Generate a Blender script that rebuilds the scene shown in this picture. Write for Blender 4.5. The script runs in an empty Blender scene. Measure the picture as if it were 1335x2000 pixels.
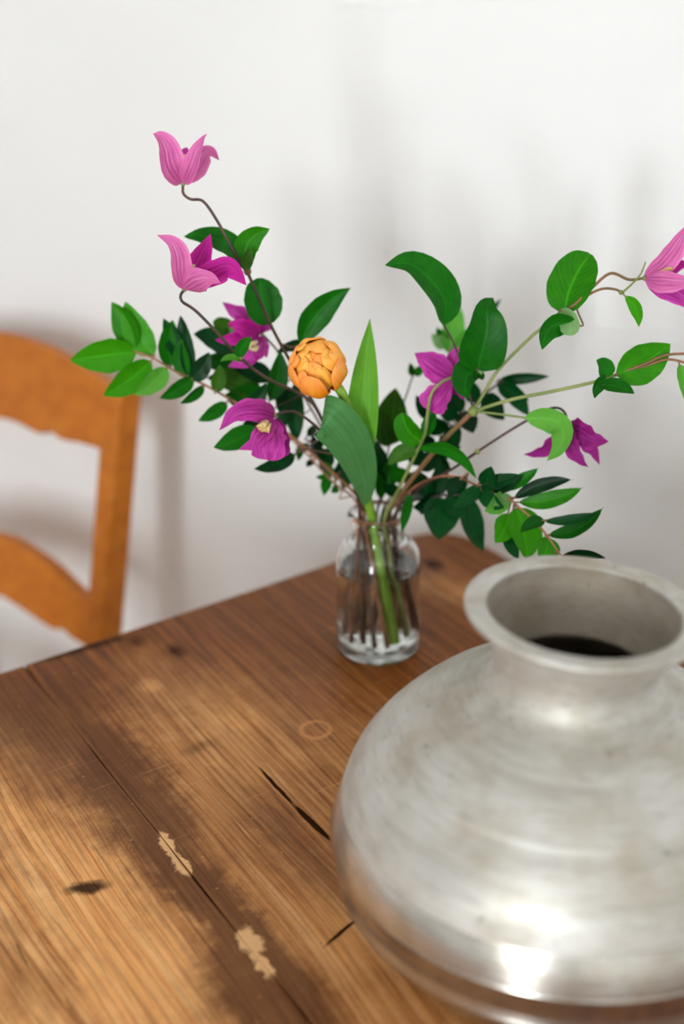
import bpy, bmesh, math, random
from mathutils import Vector, Matrix
random.seed(7)
PI = math.pi
R = math.radians
SC = bpy.context.scene
COL = SC.collection

# ------------------------------------------------------------------ camera
TZ = 0.75                     # table top height
CAMZ = TZ + 0.55
FPX = 2400.0                  # focal length in pixels of the 1335x2000 frame
PITCH, ROLL = R(24.0), R(-1.0)
CF = Vector((0, math.cos(PITCH), -math.sin(PITCH)))
_r0 = Vector((1, 0, 0)); _u0 = Vector((0, math.sin(PITCH), math.cos(PITCH)))
CR = math.cos(ROLL) * _r0 + math.sin(ROLL) * _u0
CU = -math.sin(ROLL) * _r0 + math.cos(ROLL) * _u0
CAM = Vector((0, 0, CAMZ))
cd = bpy.data.cameras.new('camera'); cam = bpy.data.objects.new('camera', cd); COL.objects.link(cam)
cam.matrix_world = Matrix(((CR.x, CU.x, -CF.x, CAM.x), (CR.y, CU.y, -CF.y, CAM.y), (CR.z, CU.z, -CF.z, CAM.z), (0, 0, 0, 1)))
cd.sensor_fit = 'VERTICAL'; cd.sensor_height = 36.0; cd.lens = 36.0 * FPX / 2000.0
cd.clip_start = 0.02
cd.dof.use_dof = True; cd.dof.focus_distance = 0.86; cd.dof.aperture_fstop = 2.6
SC.camera = cam

# ------------------------------------------------------------------ world, window light, exposure
wd = bpy.data.worlds.new('world'); SC.world = wd; wd.use_nodes = True
wd.node_tree.nodes['Background'].inputs[0].default_value = (0.80, 0.88, 1.0, 1)
wd.node_tree.nodes['Background'].inputs[1].default_value = 0.6

def window_light(name, loc, rot, sx, sy, power, col=(1, 0.985, 0.96)):
    l = bpy.data.lights.new(name, 'AREA'); l.shape = 'RECTANGLE'; l.size = sx; l.size_y = sy
    l.energy = power; l.color = col
    o = bpy.data.objects.new(name, l); COL.objects.link(o); o.location = loc; o.rotation_euler = rot
    return o
# the room is turned against the camera: E1 runs along the plaster wall (to the right), E2 out of it into the room
WA = R(30.0); WO = Vector((0.0, 1.325, 0.0))
E1 = Vector((math.cos(WA), -math.sin(WA), 0)); E2 = Vector((-math.sin(WA), -math.cos(WA), 0))
def rp(x, dep, z=0.0): return WO + E1 * x + E2 * dep + Vector((0, 0, z))
RD = 4.2; XL, XR, CZ = -2.3, 2.3, 2.7                 # room depth, side walls, height
WX, WW, WZ0, WZ1 = 0.88, 0.52, 0.30, 2.25              # window: middle, width, sill, head
window_light('daylight_window_offscreen', rp(WX, RD + 0.10, (WZ0 + WZ1) / 2), (R(90), 0, -WA), WW, WZ1 - WZ0, 138, (0.905, 0.962, 1.0))
vs = SC.view_settings
vs.view_transform = 'Standard'; vs.look = 'None'; vs.gamma = 1.0; vs.use_curve_mapping = False
vs.exposure = 0.15
try:
    SC.cycles.max_bounces = 20; SC.cycles.transmission_bounces = 18; SC.cycles.diffuse_bounces = 5
    SC.cycles.transparent_max_bounces = 12; SC.cycles.use_denoising = True
    SC.cycles.sample_clamp_indirect = 6.0; SC.cycles.use_adaptive_sampling = True; SC.cycles.adaptive_threshold = 0.10; SC.cycles.adaptive_min_samples = 16
except Exception:
    pass

# ------------------------------------------------------------------ helpers
def at(px, py, d):
    """world point seen at photo pixel (px,py), d metres along the optical axis"""
    return CAM + d * (CF + (px - 667.5) / FPX * CR - (py - 1000.0) / FPX * CU)
def on_table(px, py):
    v = CF + (px - 667.5) / FPX * CR - (py - 1000.0) / FPX * CU
    t = (TZ - CAMZ) / v.z
    return CAM + t * v
MW = {}
def empty(name, loc, rz=0.0, label=None, cat=None, group=None):
    o = bpy.data.objects.new(name, None); COL.objects.link(o)
    o.location = loc; o.rotation_euler = (0, 0, rz); o.empty_display_size = 0.05
    MW[o] = Matrix.Translation(Vector(loc)) @ Matrix.Rotation(rz, 4, 'Z')
    if label: tag(o, label, cat, group)
    return o
def tag(o, label=None, cat=None, group=None, kind=None):
    if label: o['label'] = label
    if cat: o['category'] = cat
    if group: o['group'] = group
    if kind: o['kind'] = kind
    return o
def world_of(o):
    m = MW[o]
    return m
def build(name, verts, faces, mat, parent=None, smooth=True, uvs=None, loc=None):
    """verts in world space; linked as ONE mesh object under parent"""
    me = bpy.data.meshes.new(name)
    m = world_of(parent) if parent else (Matrix.Translation(loc) if loc is not None else Matrix.Identity(4))
    inv = m.inverted()
    me.from_pydata([tuple(inv @ Vector(v)) for v in verts], [], faces)
    if uvs is not None:
        ul = me.uv_layers.new(name='UVMap')
        for lp in me.loops: ul.data[lp.index].uv = uvs[lp.vertex_index]
    if smooth:
        for p in me.polygons: p.use_smooth = True
    me.validate(); me.update()
    o = bpy.data.objects.new(name, me); COL.objects.link(o)
    if parent: o.parent = parent
    elif loc is not None: o.location = loc
    MW[o] = m.copy()
    if mat: me.materials.append(mat)
    return o
class MB:
    def __init__(s): s.v = []; s.f = []
    def add(s, verts, faces):
        n = len(s.v); s.v += [Vector(v) for v in verts]; s.f += [tuple(i + n for i in f) for f in faces]
    def box(s, o, ex, ey, ez):
        o, ex, ey, ez = map(Vector, (o, ex, ey, ez))
        vs_ = [o, o + ex, o + ex + ey, o + ey, o + ez, o + ex + ez, o + ex + ey + ez, o + ey + ez]
        s.add(vs_, [(3, 2, 1, 0), (4, 5, 6, 7), (0, 1, 5, 4), (1, 2, 6, 5), (2, 3, 7, 6), (3, 0, 4, 7)])
    def prism(s, poly, ext):
        n = len(poly); ext = Vector(ext)
        a = [Vector(p) for p in poly]; b = [p + ext for p in a]
        s.add(a + b, [tuple(range(n - 1, -1, -1)), tuple(range(n, 2 * n))] + [(i, (i + 1) % n, n + (i + 1) % n, n + i) for i in range(n)])
def bevel(o, w=0.002, seg=2, ang=40):
    m = o.modifiers.new('bevel', 'BEVEL'); m.width = w; m.segments = seg; m.limit_method = 'ANGLE'; m.angle_limit = R(ang)
    return o
def spline(pts, n):
    """Catmull-Rom through pts -> n+1 points"""
    P = [Vector(p) for p in pts]
    if len(P) == 2: return [P[0].lerp(P[1], i / n) for i in range(n + 1)]
    Q = [2 * P[0] - P[1]] + P + [2 * P[-1] - P[-2]]
    segs = len(P) - 1; out = []
    for i in range(n + 1):
        t = i / n * segs; k = min(int(t), segs - 1); t -= k
        a, b, c, d = Q[k:k + 4]
        out.append(0.5 * ((2 * b) + (c - a) * t + (2 * a - 5 * b + 4 * c - d) * t * t + (3 * b - a - 3 * c + d) * t ** 3))
    return out
def tube_data(pts, radii, seg=8):
    n = len(pts); V = []; F = []
    T = [(pts[min(i + 1, n - 1)] - pts[max(i - 1, 0)]).normalized() for i in range(n)]
    N = T[0].orthogonal().normalized()
    for i in range(n):
        N = (N - N.dot(T[i]) * T[i]).normalized(); B = T[i].cross(N)
        for k in range(seg):
            a = 2 * PI * k / seg
            V.append(pts[i] + radii[i] * (math.cos(a) * N + math.sin(a) * B))
    for i in range(n - 1):
        for k in range(seg):
            F.append((i * seg + k, i * seg + (k + 1) % seg, (i + 1) * seg + (k + 1) % seg, (i + 1) * seg + k))
    F.append(tuple(range(seg - 1, -1, -1))); F.append(tuple((n - 1) * seg + k for k in range(seg)))
    return V, F
def lathe_data(prof, c, seg=96, closed=True):
    V = []; F = []; n = len(prof)
    for r, z in prof:
        for k in range(seg):
            a = 2 * PI * k / seg
            V.append(Vector((c[0] + r * math.cos(a), c[1] + r * math.sin(a), c[2] + z)))
    for i in range(n - 1 if not closed else n):
        j = (i + 1) % n
        for k in range(seg):
            F.append((i * seg + k, i * seg + (k + 1) % seg, j * seg + (k + 1) % seg, j * seg + k))
    return V, F

# ------------------------------------------------------------------ materials
class NT:
    def __init__(s, name):
        s.m = bpy.data.materials.new(name); s.m.use_nodes = True
        s.t = s.m.node_tree; s.b = s.t.nodes['Principled BSDF']; s.out = s.t.nodes['Material Output']
    def n(s, typ, **kw):
        x = s.t.nodes.new(typ)
        for k, v in kw.items():
            if k.startswith('i_'):
                key = k[2:]; key = int(key) if key.isdigit() else key
                s.put(x, key, v)
            else: setattr(x, k, v)
        return x
    def put(s, node, key, v):
        sock = node.inputs[key]
        if isinstance(v, bpy.types.NodeSocket): s.t.links.new(v, sock)
        elif isinstance(v, bpy.types.Node): s.t.links.new(v.outputs[0], sock)
        else: sock.default_value = v
    def math(s, op, a, b=None, clamp=False):
        x = s.n('ShaderNodeMath', operation=op, use_clamp=clamp); s.put(x, 0, a)
        if b is not None: s.put(x, 1, b)
        return x.outputs[0]
    def mix(s, fac, a, b, blend='MIX'):
        x = s.n('ShaderNodeMix', data_type='RGBA', blend_type=blend)
        s.put(x, 0, fac); s.put(x, 6, a); s.put(x, 7, b)
        return x.outputs[2]
    def ramp(s, fac, stops):
        x = s.n('ShaderNodeValToRGB'); e = x.color_ramp.elements
        while len(e) > 1: e.remove(e[-1])
        e[0].position = stops[0][0]; e[0].color = stops[0][1]
        for p, c in stops[1:]: q = e.new(p); q.color = c
        s.put(x, 0, fac); return x.outputs[0]
    def mr(s, v, a, b, c=0.0, d=1.0, smooth=True):
        x = s.n('ShaderNodeMapRange'); x.clamp = True
        if smooth: x.interpolation_type = 'SMOOTHSTEP'
        s.put(x, 0, v); s.put(x, 1, a); s.put(x, 2, b); s.put(x, 3, c); s.put(x, 4, d); return x.outputs[0]
    def noise(s, vec, scale, detail=4, rough=0.55, dist=0.0):
        x = s.n('ShaderNodeTexNoise'); s.put(x, 'Vector', vec); s.put(x, 'Scale', scale); s.put(x, 'Detail', detail)
        s.put(x, 'Roughness', rough); s.put(x, 'Distortion', dist); return x.outputs[0]
    def mapping(s, vec, loc=(0, 0, 0), rot=(0, 0, 0), scale=(1, 1, 1), typ='POINT'):
        x = s.n('ShaderNodeMapping', vector_type=typ); s.put(x, 0, vec); s.put(x, 1, loc); s.put(x, 2, rot); s.put(x, 3, scale); return x.outputs[0]
    def set(s, **kw):
        for k, v in kw.items(): s.put(s.b, {'color': 'Base Color', 'rough': 'Roughness', 'metal': 'Metallic', 'spec': 'Specular IOR Level', 'normal': 'Normal'}.get(k, k), v)
    def bump(s, h, strength=0.3, dist=0.002):
        x = s.n('ShaderNodeBump'); s.put(x, 'Height', h); s.put(x, 'Strength', strength); s.put(x, 'Distance', dist)
        s.put(s.b, 'Normal', x.outputs[0]); return x
def C(r, g, b):
    f = lambda c: (c / 255 / 12.92) if c / 255 <= 0.04045 else ((c / 255 + 0.055) / 1.055) ** 2.4
    return (f(r), f(g), f(b), 1)

def plaster(name, col):
    t = NT(name); g = t.n('ShaderNodeNewGeometry').outputs['Position']
    n1 = t.noise(g, 2.2, 5); n2 = t.noise(g, 14, 6, 0.6)
    c = t.mix(t.mr(n1, 0.35, 0.7), col, tuple(x * 0.955 for x in col[:3]) + (1,))
    t.set(color=c, rough=0.85, spec=0.25)
    h = t.math('ADD', t.math('MULTIPLY', n2, 0.3), t.math('MULTIPLY', n1, 0.7))
    wv = t.noise(t.mapping(g, rot=(0, 0.9, 0), scale=(5, 5, 34)), 1.0, 3, 0.5, 0.4)
    h = t.math('ADD', h, t.math('MULTIPLY', t.mr(wv, 0.62, 0.72), 0.25))
    t.bump(h, 0.45, 0.006)
    return t.m
M_wall = plaster('white_plaster', (0.90, 0.90, 0.895, 1))
M_ceil = plaster('ceiling_paint', (0.92, 0.92, 0.915, 1))
def simple(name, col, rough=0.5, metal=0.0):
    t = NT(name); g = t.n('ShaderNodeTexCoord').outputs['Object']
    n = t.noise(g, 60, 3)
    t.set(color=t.mix(t.math('MULTIPLY', n, 0.25), col, tuple(x * 0.8 for x in col[:3]) + (1,)), rough=rough, metal=metal)
    return t.m
M_frame = simple('white_window_paint', (0.85, 0.85, 0.84, 1), 0.45)

def floor_mat():
    t = NT('floor_boards'); g = t.n('ShaderNodeNewGeometry').outputs['Position']
    n = t.noise(t.mapping(g, scale=(3, 40, 3)), 1.0, 5)
    t.set(color=t.ramp(n, [(0.3, C(172, 152, 130)), (0.7, C(204, 186, 164))]), rough=0.45)
    return t.m
M_floor = floor_mat()

def chair_wood():
    t = NT('honey_pine'); g = t.n('ShaderNodeNewGeometry').outputs['Position']
    n = t.noise(t.mapping(g, rot=(0, 0, R(42)), scale=(14, 60, 60)), 1.0, 4)
    n2 = t.noise(g, 9, 3)
    c = t.ramp(n, [(0.2, C(168, 92, 16)), (0.5, C(188, 107, 24)), (0.85, C(202, 124, 36))])
    c = t.mix(t.math('MULTIPLY', t.mr(n2, 0.5, 0.7), 0.15), c, C(150, 82, 28))
    t.set(color=c, rough=0.45, spec=0.25); t.bump(n, 0.08, 0.001)
    return t.m
M_chair = chair_wood()

# ------------------------------------------------------------------ room shell
UPV = Vector((0, 0, 1))
def slab(name, o, ex, ey, ez, mat):
    m = MB(); m.box(o, ex, ey, ez); ob = build(name, m.v, m.f, mat, smooth=False); tag(ob, kind='structure'); return ob
LW = XR - XL
slab('floor', rp(XL - .2, -.2, -0.1), E1 * (LW + .4), E2 * (RD + .4), UPV * 0.1, M_floor)
slab('ceiling', rp(XL - .2, -.2, CZ), E1 * (LW + .4), E2 * (RD + .4), UPV * 0.1, M_ceil)
slab('wall_back', rp(XL - .2, -.2), E1 * (LW + .4), E2 * 0.2, UPV * CZ, M_wall)
slab('wall_right', rp(XR, 0), E1 * .2, E2 * RD, UPV * CZ, M_wall)
slab('wall_left', rp(XL - .2, 0), E1 * .2, E2 * RD, UPV * CZ, M_wall)
w0, w1 = WX - WW / 2, WX + WW / 2
m = MB(); zv = UPV
m.box(rp(XL, RD), E1 * (w0 - XL), E2 * .2, zv * CZ); m.box(rp(w1, RD), E1 * (XR - w1), E2 * .2, zv * CZ)
m.box(rp(w0, RD), E1 * WW, E2 * .2, zv * WZ0); m.box(rp(w0, RD, WZ1), E1 * WW, E2 * .2, zv * (CZ - WZ1))
tag(build('wall_rear', m.v, m.f, M_wall, smooth=False), kind='structure')
win = empty('window_1', rp(WX, RD, WZ0)); tag(win, kind='structure'); fb = 0.05
m = MB()
m.box(rp(w0, RD + .02, WZ0), E1 * WW, E2 * .06, zv * fb); m.box(rp(w0, RD + .02, WZ1 - fb), E1 * WW, E2 * .06, zv * fb)
m.box(rp(w0, RD + .02, WZ0 + fb), E1 * fb, E2 * .06, zv * (WZ1 - WZ0 - 2 * fb)); m.box(rp(w1 - fb, RD + .02, WZ0 + fb), E1 * fb, E2 * .06, zv * (WZ1 - WZ0 - 2 * fb))
build('window_frame', m.v, m.f, M_frame, win, False)
m = MB(); m.box(rp(WX - .022, RD + .02, WZ0 + fb), E1 * .044, E2 * .06, zv * (WZ1 - WZ0 - 2 * fb)); build('mullion', m.v, m.f, M_frame, win, False)
m = MB(); m.box(rp(w0 + fb, RD + .025, 1.18), E1 * (WW - 2 * fb), E2 * .05, zv * .035); build('glazing_bar', m.v, m.f, M_frame, win, False)
m = MB(); m.box(rp(w0 - .02, RD - .03, WZ0 - .032), E1 * (WW + .04), E2 * .10, zv * .030); build('window_sill', m.v, m.f, M_frame, win, False)
m = MB(); m.box(rp(XL, 0), E1 * LW, E2 * 0.014, zv * 0.09); tag(build('baseboard_back', m.v, m.f, M_frame, smooth=False), kind='structure')

# ------------------------------------------------------------------ table
TA = R(32.5)
SV = Vector((math.cos(TA), math.sin(TA), 0)); TV = Vector((-math.sin(TA), math.cos(TA), 0))
S0, T0 = -0.06, 0.0            # near-left corner in table axes
def t_end(s): return 0.933 + 0.047 * (s - 0.424)
def tab(px, py):
    p = on_table(px, py); return (p.dot(SV) - S0, p.dot(TV) - T0)

def table_wood():
    t = NT('worn_pine_tabletop'); tc = t.n('ShaderNodeTexCoord').outputs['Object']
    # coordinates: x across the planks, y along the grain (metres)
    warp = t.n('ShaderNodeTexNoise'); t.put(warp, 'Vector', t.mapping(tc, scale=(6, 1.6, 1))); t.put(warp, 'Scale', 1.0); t.put(warp, 'Detail', 2.0)
    wv = t.n('ShaderNodeVectorMath', operation='MULTIPLY_ADD'); t.put(wv, 0, warp.outputs[1]); t.put(wv, 1, (0.06, 0.0, 0)); t.put(wv, 2, tc)
    P = wv.outputs[0]
    grain = t.noise(t.mapping(P, scale=(300, 7, 1)), 1.0, 3, 0.6)
    fine = t.noise(t.mapping(P, scale=(900, 40, 1)), 1.0, 2, 0.6)
    rings = t.n('ShaderNodeTexWave', wave_type='BANDS', bands_direction='X', wave_profile='SAW')
    t.put(rings, 'Vector', t.mapping(P, scale=(1, 0.03, 1))); t.put(rings, 'Scale', 62.0); t.put(rings, 'Distortion', 9.0); t.put(rings, 'Detail', 2.0); t.put(rings, 'Detail Scale', 3.0)
    rg = rings.outputs[1]
    scuff = t.noise(t.mapping(tc, scale=(16, 9, 1)), 1.0, 7, 0.68)
    big = t.noise(t.mapping(tc, loc=(3.1, 1.7, 0), scale=(5, 3, 1)), 1.0, 4, 0.6)
    xscr = t.noise(t.mapping(tc, rot=(0, 0, R(12)), scale=(18, 260, 1)), 1.0, 3, 0.6)
    # distorted position for blob outlines
    dn = t.n('ShaderNodeTexNoise'); t.put(dn, 'Vector', tc); t.put(dn, 'Scale', 30.0); t.put(dn, 'Detail', 8.0); t.put(dn, 'Roughness', 0.72)
    dv = t.n('ShaderNodeVectorMath', operation='SUBTRACT'); t.put(dv, 0, dn.outputs[1]); t.put(dv, 1, (0.5, 0.5, 0.5))
    def fine_warp():
        w2 = t.n('ShaderNodeVectorMath', operation='MULTIPLY_ADD'); t.put(w2, 0, dv2.outputs[0]); t.put(w2, 1, (.009, .009, 0)); t.put(w2, 2, tc)
        return w2.outputs[0]
    def blob(px, py, rx, ry, rot=0.0, soft=0.5, wob=0.03):
        """mask 1 inside an uneven ellipse; radii in metres across / along the grain"""
        c = tab(px, py)
        w = t.n('ShaderNodeVectorMath', operation='MULTIPLY_ADD'); t.put(w, 0, dv.outputs[0]); t.put(w, 1, (wob, wob, 0)); t.put(w, 2, tc if wob > .0125 else fine_warp())
        mp = t.mapping(w.outputs[0], loc=(c[0], c[1], 0), rot=(0, 0, R(rot)), scale=(rx, ry, 1e6), typ='TEXTURE')
        ln = t.n('ShaderNodeVectorMath', operation='LENGTH'); t.put(ln, 0, mp)
        return t.mr(ln.outputs['Value'], 1.0 - soft, 1.0 + soft, 1.0, 0.0)
    dn2 = t.n('ShaderNodeTexNoise'); t.put(dn2, 'Vector', tc); t.put(dn2, 'Scale', 170.0); t.put(dn2, 'Detail', 4.0)
    dv2 = t.n('ShaderNodeVectorMath', operation='SUBTRACT'); t.put(dv2, 0, dn2.outputs[1]); t.put(dv2, 1, (0.5, 0.5, 0.5))
    def add(a, b): return t.math('ADD', a, b, True)
    def mx(a, b): return t.math('MAXIMUM', a, b)
    # worn (lighter) varnish
    worn = blob(60, 1900, .14, .26, soft=.5, wob=.10)
    worn = mx(worn, blob(300, 1820, .05, .10, soft=.6, wob=.08))
    worn = mx(worn, t.math('MULTIPLY', blob(60, 1560, .035, .12, soft=.7, wob=.06), .75))
    worn = mx(worn, t.math('MULTIPLY', blob(400, 1420, .05, .09, soft=.9, wob=.10), .65))
    worn = mx(worn, t.math('MULTIPLY', blob(560, 1540, .09, .14, soft=.8, wob=.14), .55))
    worn = mx(worn, t.math('MULTIPLY', blob(600, 1800, .08, .16, soft=.7, wob=.14), .62))
    worn = mx(worn, t.math('MULTIPLY', blob(290, 1340, .010, .014, soft=.8, wob=.02), .9))
    worn = mx(worn, t.math('MULTIPLY', blob(880, 1150, .02, .04, soft=.9, wob=.06), .45))
    worn = t.math('MULTIPLY', worn, t.mr(scuff, 0.30, 0.62, 0.35, 1.0))
    worn = add(worn, t.math('MULTIPLY', t.mr(scuff, 0.56, 0.76), 0.22))
    # dark stains with their own outline
    dark = blob(250, 1545, .030, .12, rot=-4, soft=.5, wob=.07)
    dark = mx(dark, blob(440, 1790, .020, .13, rot=3, soft=.4, wob=.05))
    dark = mx(dark, blob(520, 1940, .030, .07, soft=.35, wob=.05))
    dark = mx(dark, t.math('MULTIPLY', blob(90, 1420, .05, .09, soft=.6, wob=.08), .8))
    dark = mx(dark, t.math('MULTIPLY', blob(560, 1640, .012, .08, soft=.7, wob=.04), .6))
    lt = t.ramp(grain, [(0.25, C(198, 124, 62)), (0.5, C(240, 174, 108)), (0.75, C(250, 198, 138))])
    dk = t.ramp(grain, [(0.28, C(84, 42, 10)), (0.5, C(126, 70, 24)), (0.75, C(164, 100, 42))])
    c = t.mix(worn, dk, lt)
    c = t.mix(t.math('MULTIPLY', dark, 0.80), c, t.mix(grain, C(74, 36, 14), C(100, 56, 26)))
    c = t.mix(t.math('MULTIPLY', t.mr(rg, 0.58, 0.98), 0.36), c, C(72, 34, 12))
    c = t.mix(t.math('MULTIPLY', t.mr(fine, 0.55, 0.75), 0.25), c, C(80, 44, 20))
    c = t.mix(t.math('MULTIPLY', t.mr(xscr, 0.66, 0.78), 0.35), c, C(206, 150, 96))
    c = t.mix(t.math('MULTIPLY', t.mr(big, 0.52, 0.75), 0.18), c, C(84, 48, 24))
    sp1 = t.noise(tc, 420, 2, 0.5); sp2 = t.noise(t.mapping(tc, loc=(5, 3, 0)), 300, 2, 0.5)
    c = t.mix(t.math('MULTIPLY', t.mr(sp1, 0.68, 0.74), 0.6), c, C(58, 30, 12))
    c = t.mix(t.math('MULTIPLY', t.mr(sp2, 0.70, 0.76), 0.55), c, C(226, 176, 120))
    scr = t.noise(t.mapping(tc, rot=(0, 0, R(-38)), scale=(9, 420, 1)), 1.0, 2, 0.5)
    c = t.mix(t.math('MULTIPLY', t.mr(scr, 0.69, 0.76), 0.30), c, C(216, 164, 108))
    # knots, burns
    bl = blob(170, 1733, .0055, .014, rot=72, soft=.5, wob=.02)
    bl = mx(bl, t.math('MULTIPLY', blob(345, 1270, .007, .010, soft=.7, wob=.012), .8))
    bl = mx(bl, t.math('MULTIPLY', blob(846, 1101, .008, .012, soft=.7, wob=.012), .85))
    bl = mx(bl, t.math('MULTIPLY', blob(265, 1250, .008, .012, soft=.7, wob=.012), .6))
    bl = mx(bl, t.math('MULTIPLY', blob(165, 1266, .045, .006, rot=-3, soft=.6, wob=.012), .75))
    bl = mx(bl, t.math('MULTIPLY', blob(385, 1462, .012, .006, soft=.8, wob=.02), .45))
    # splits
    def crack(pts, w):
        o = None
        for (a, b) in zip(pts[:-1], pts[1:]):
            A, B = Vector(tab(*a) + (0,)), Vector(tab(*b) + (0,)); md = (A + B) / 2; dd = B - A
            ww = t.n('ShaderNodeVectorMath', operation='MULTIPLY_ADD'); t.put(ww, 0, dv.outputs[0]); t.put(ww, 1, (.004, .004, 0)); t.put(ww, 2, tc)
            mp = t.mapping(ww.outputs[0], loc=tuple(md), rot=(0, 0, math.atan2(dd.y, dd.x)), scale=(dd.length / 2 * 1.05, w, 1e6), typ='TEXTURE')
            ln = t.n('ShaderNodeVectorMath', operation='LENGTH'); t.put(ln, 0, mp)
            k = t.mr(ln.outputs['Value'], 0.7, 1.15, 1.0, 0.0); o = k if o is None else mx(o, k)
        return o
    ck = crack([(505, 1498), (575, 1575)], .0016)
    ck = mx(ck, crack([(570, 1570), (650, 1645)], .0026))
    ck = mx(ck, crack([(636, 1848), (700, 1792)], .0016))
    ck = mx(ck, t.math('MULTIPLY', crack([(30, 1840), (56, 1890)], .0010), .6))
    c = t.mix(t.math('MULTIPLY', bl, 0.92), c, C(36, 24, 22))
    c = t.mix(t.math('MULTIPLY', ck, 0.95), c, C(26, 15, 8))
    # pale seam line along the right joint and glass ring
    ring_c = tab(616, 1425)
    mp = t.mapping(tc, loc=(ring_c[0], ring_c[1], 0), scale=(.0115, .0115, 1e6), typ='TEXTURE')
    ln = t.n('ShaderNodeVectorMath', operation='LENGTH'); t.put(ln, 0, mp)
    rr_ = t.math('ABSOLUTE', t.math('SUBTRACT', ln.outputs['Value'], 1.0))
    c = t.mix(t.math('MULTIPLY', t.mr(rr_, 0.06, 0.26, 1.0, 0.0), t.mr(scuff, .3, .6, .45, .95)), c, C(206, 142, 84))
    # chipped raw wood along the joint
    ch = blob(330, 1652, .0038, .017, rot=-1, soft=.25, wob=.012)
    ch = mx(ch, blob(357, 1688, .0045, .012, rot=-4, soft=.25, wob=.012))
    ch = mx(ch, blob(487, 1836, .0068, .012, soft=.25, wob=.012))
    ch = mx(ch, blob(512, 1882, .0035, .014, rot=-4, soft=.3, wob=.012))
    c = t.mix(ch, c, t.mix(fine, C(214, 160, 102), C(232, 190, 140)))
    t.set(color=c, spec=t.math('MULTIPLY', t.math('SUBTRACT', 1.0, mx(ck, bl)), 0.16))
    t.put(t.b, 'Roughness', t.mr(t.math('ADD', scuff, t.math('MULTIPLY', worn, .3)), 0.3, 1.0, 0.36, 0.62))
    h = t.math('SUBTRACT', t.math('MULTIPLY', grain, 0.5), t.math('MULTIPLY', rg, 0.5))
    h = t.math('SUBTRACT', h, t.math('MULTIPLY', ck, 3.0)); h = t.math('SUBTRACT', h, t.math('MULTIPLY', ch, 0.8))
    t.bump(h, 0.30, 0.0012)
    return t.m
M_top = table_wood()
def leg_wood():
    t = NT('dark_stained_pine'); g = t.n('ShaderNodeTexCoord').outputs['Object']
    n = t.noise(t.mapping(g, scale=(60, 60, 6)), 1.0, 4)
    t.set(color=t.ramp(n, [(0.3, C(84, 50, 26)), (0.7, C(124, 78, 44))]), rough=0.45); return t.m
M_leg = leg_wood()
T_near = SV * S0 + TV * T0
table = empty('wooden_table', (T_near.x, T_near.y, 0), TA, 'old brown pine table with worn varnish and a wide split joint', 'table')
def tp(s, t_, z): return SV * s + TV * t_ + Vector((0, 0, z))
S_R = 0.738; TOPTH = 0.028
def plank(s0, s1, jit, corner_l=0.0, corner_r=0.0, gap=0.0003):
    """one board; its long edges wander a little; rounded far corners"""
    rnd = random.Random(jit); N = 40
    def wob(side, k): return 0.0004 * math.sin(k * 0.9 + side * 2 + jit) + rnd.uniform(-.0003, .0003)
    left = []; right = []
    for k in range(N + 1):
        f = k / N
        left.append((s0 + gap + (wob(0, k) if corner_l == 0 and s0 > S0 else 0), f)); right.append((s1 - gap - (wob(1, k) if corner_r == 0 else 0), f))
    poly = []
    for s, f in left[:-1] if corner_l else left: poly.append((s, T0 + f * (t_end(s) - T0) - (corner_l if f == 1 else 0)))
    if corner_l:
        poly = [p for p in poly if p[1] < t_end(p[0]) - corner_l]
        for a in range(0, 7):
            q = a / 6 * PI / 2; poly.append((s0 + corner_l - corner_l * math.cos(q), t_end(s0) - corner_l + corner_l * math.sin(q)))
    rp = [(s, T0 + f * (t_end(s) - T0)) for s, f in right]
    if corner_r:
        rp = [p for p in rp if p[1] < t_end(p[0]) - corner_r]
        arc = []
        for a in range(0, 9):
            q = a / 8 * PI / 2; arc.append((s1 - corner_r + corner_r * math.cos(q), t_end(s1) - corner_r + corner_r * math.sin(q)))
        rp = rp + arc
    poly += list(reversed(rp))
    m = MB(); m.prism([tp(s, t_, TZ - TOPTH) for s, t_ in poly], (0, 0, TOPTH))
    m.f = [tuple(reversed(f)) for f in m.f]
    o = build('plank', m.v, m.f, M_top, table, False)
    bevel(o, 0.0007, 2, 50)
    return o
plank(S0, 0.045, 1, corner_l=0.04); plank(0.045, 0.2605, 2); plank(0.2605, 0.485, 3); plank(0.485, S_R, 4, corner_r=0.05)
for (s_, t_) in ((S0 + .06, T0 + .06), (S0 + .06, 0.80), (S_R - .12, T0 + .06), (S_R - .12, 0.80)):
    m = MB(); b0, b1 = 0.062, 0.040; zt = TZ - TOPTH
    q = lambda w, z: [tp(s_ + (0.062 - w) / 2, t_ + (0.062 - w) / 2, z), tp(s_ + (0.062 + w) / 2, t_ + (0.062 - w) / 2, z), tp(s_ + (0.062 + w) / 2, t_ + (0.062 + w) / 2, z), tp(s_ + (0.062 - w) / 2, t_ + (0.062 + w) / 2, z)]
    vv = q(b1, 0) + q(b0, zt - 0.13) + q(b0, zt)
    ff = [(3, 2, 1, 0), (8, 9, 10, 11)] + [(i + 4 * j, (i + 1) % 4 + 4 * j, (i + 1) % 4 + 4 * j + 4, i + 4 * j + 4) for j in (0, 1) for i in range(4)]
    m.add(vv, ff); bevel(build('leg', m.v, m.f, M_leg, table, False), 0.003)
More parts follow.
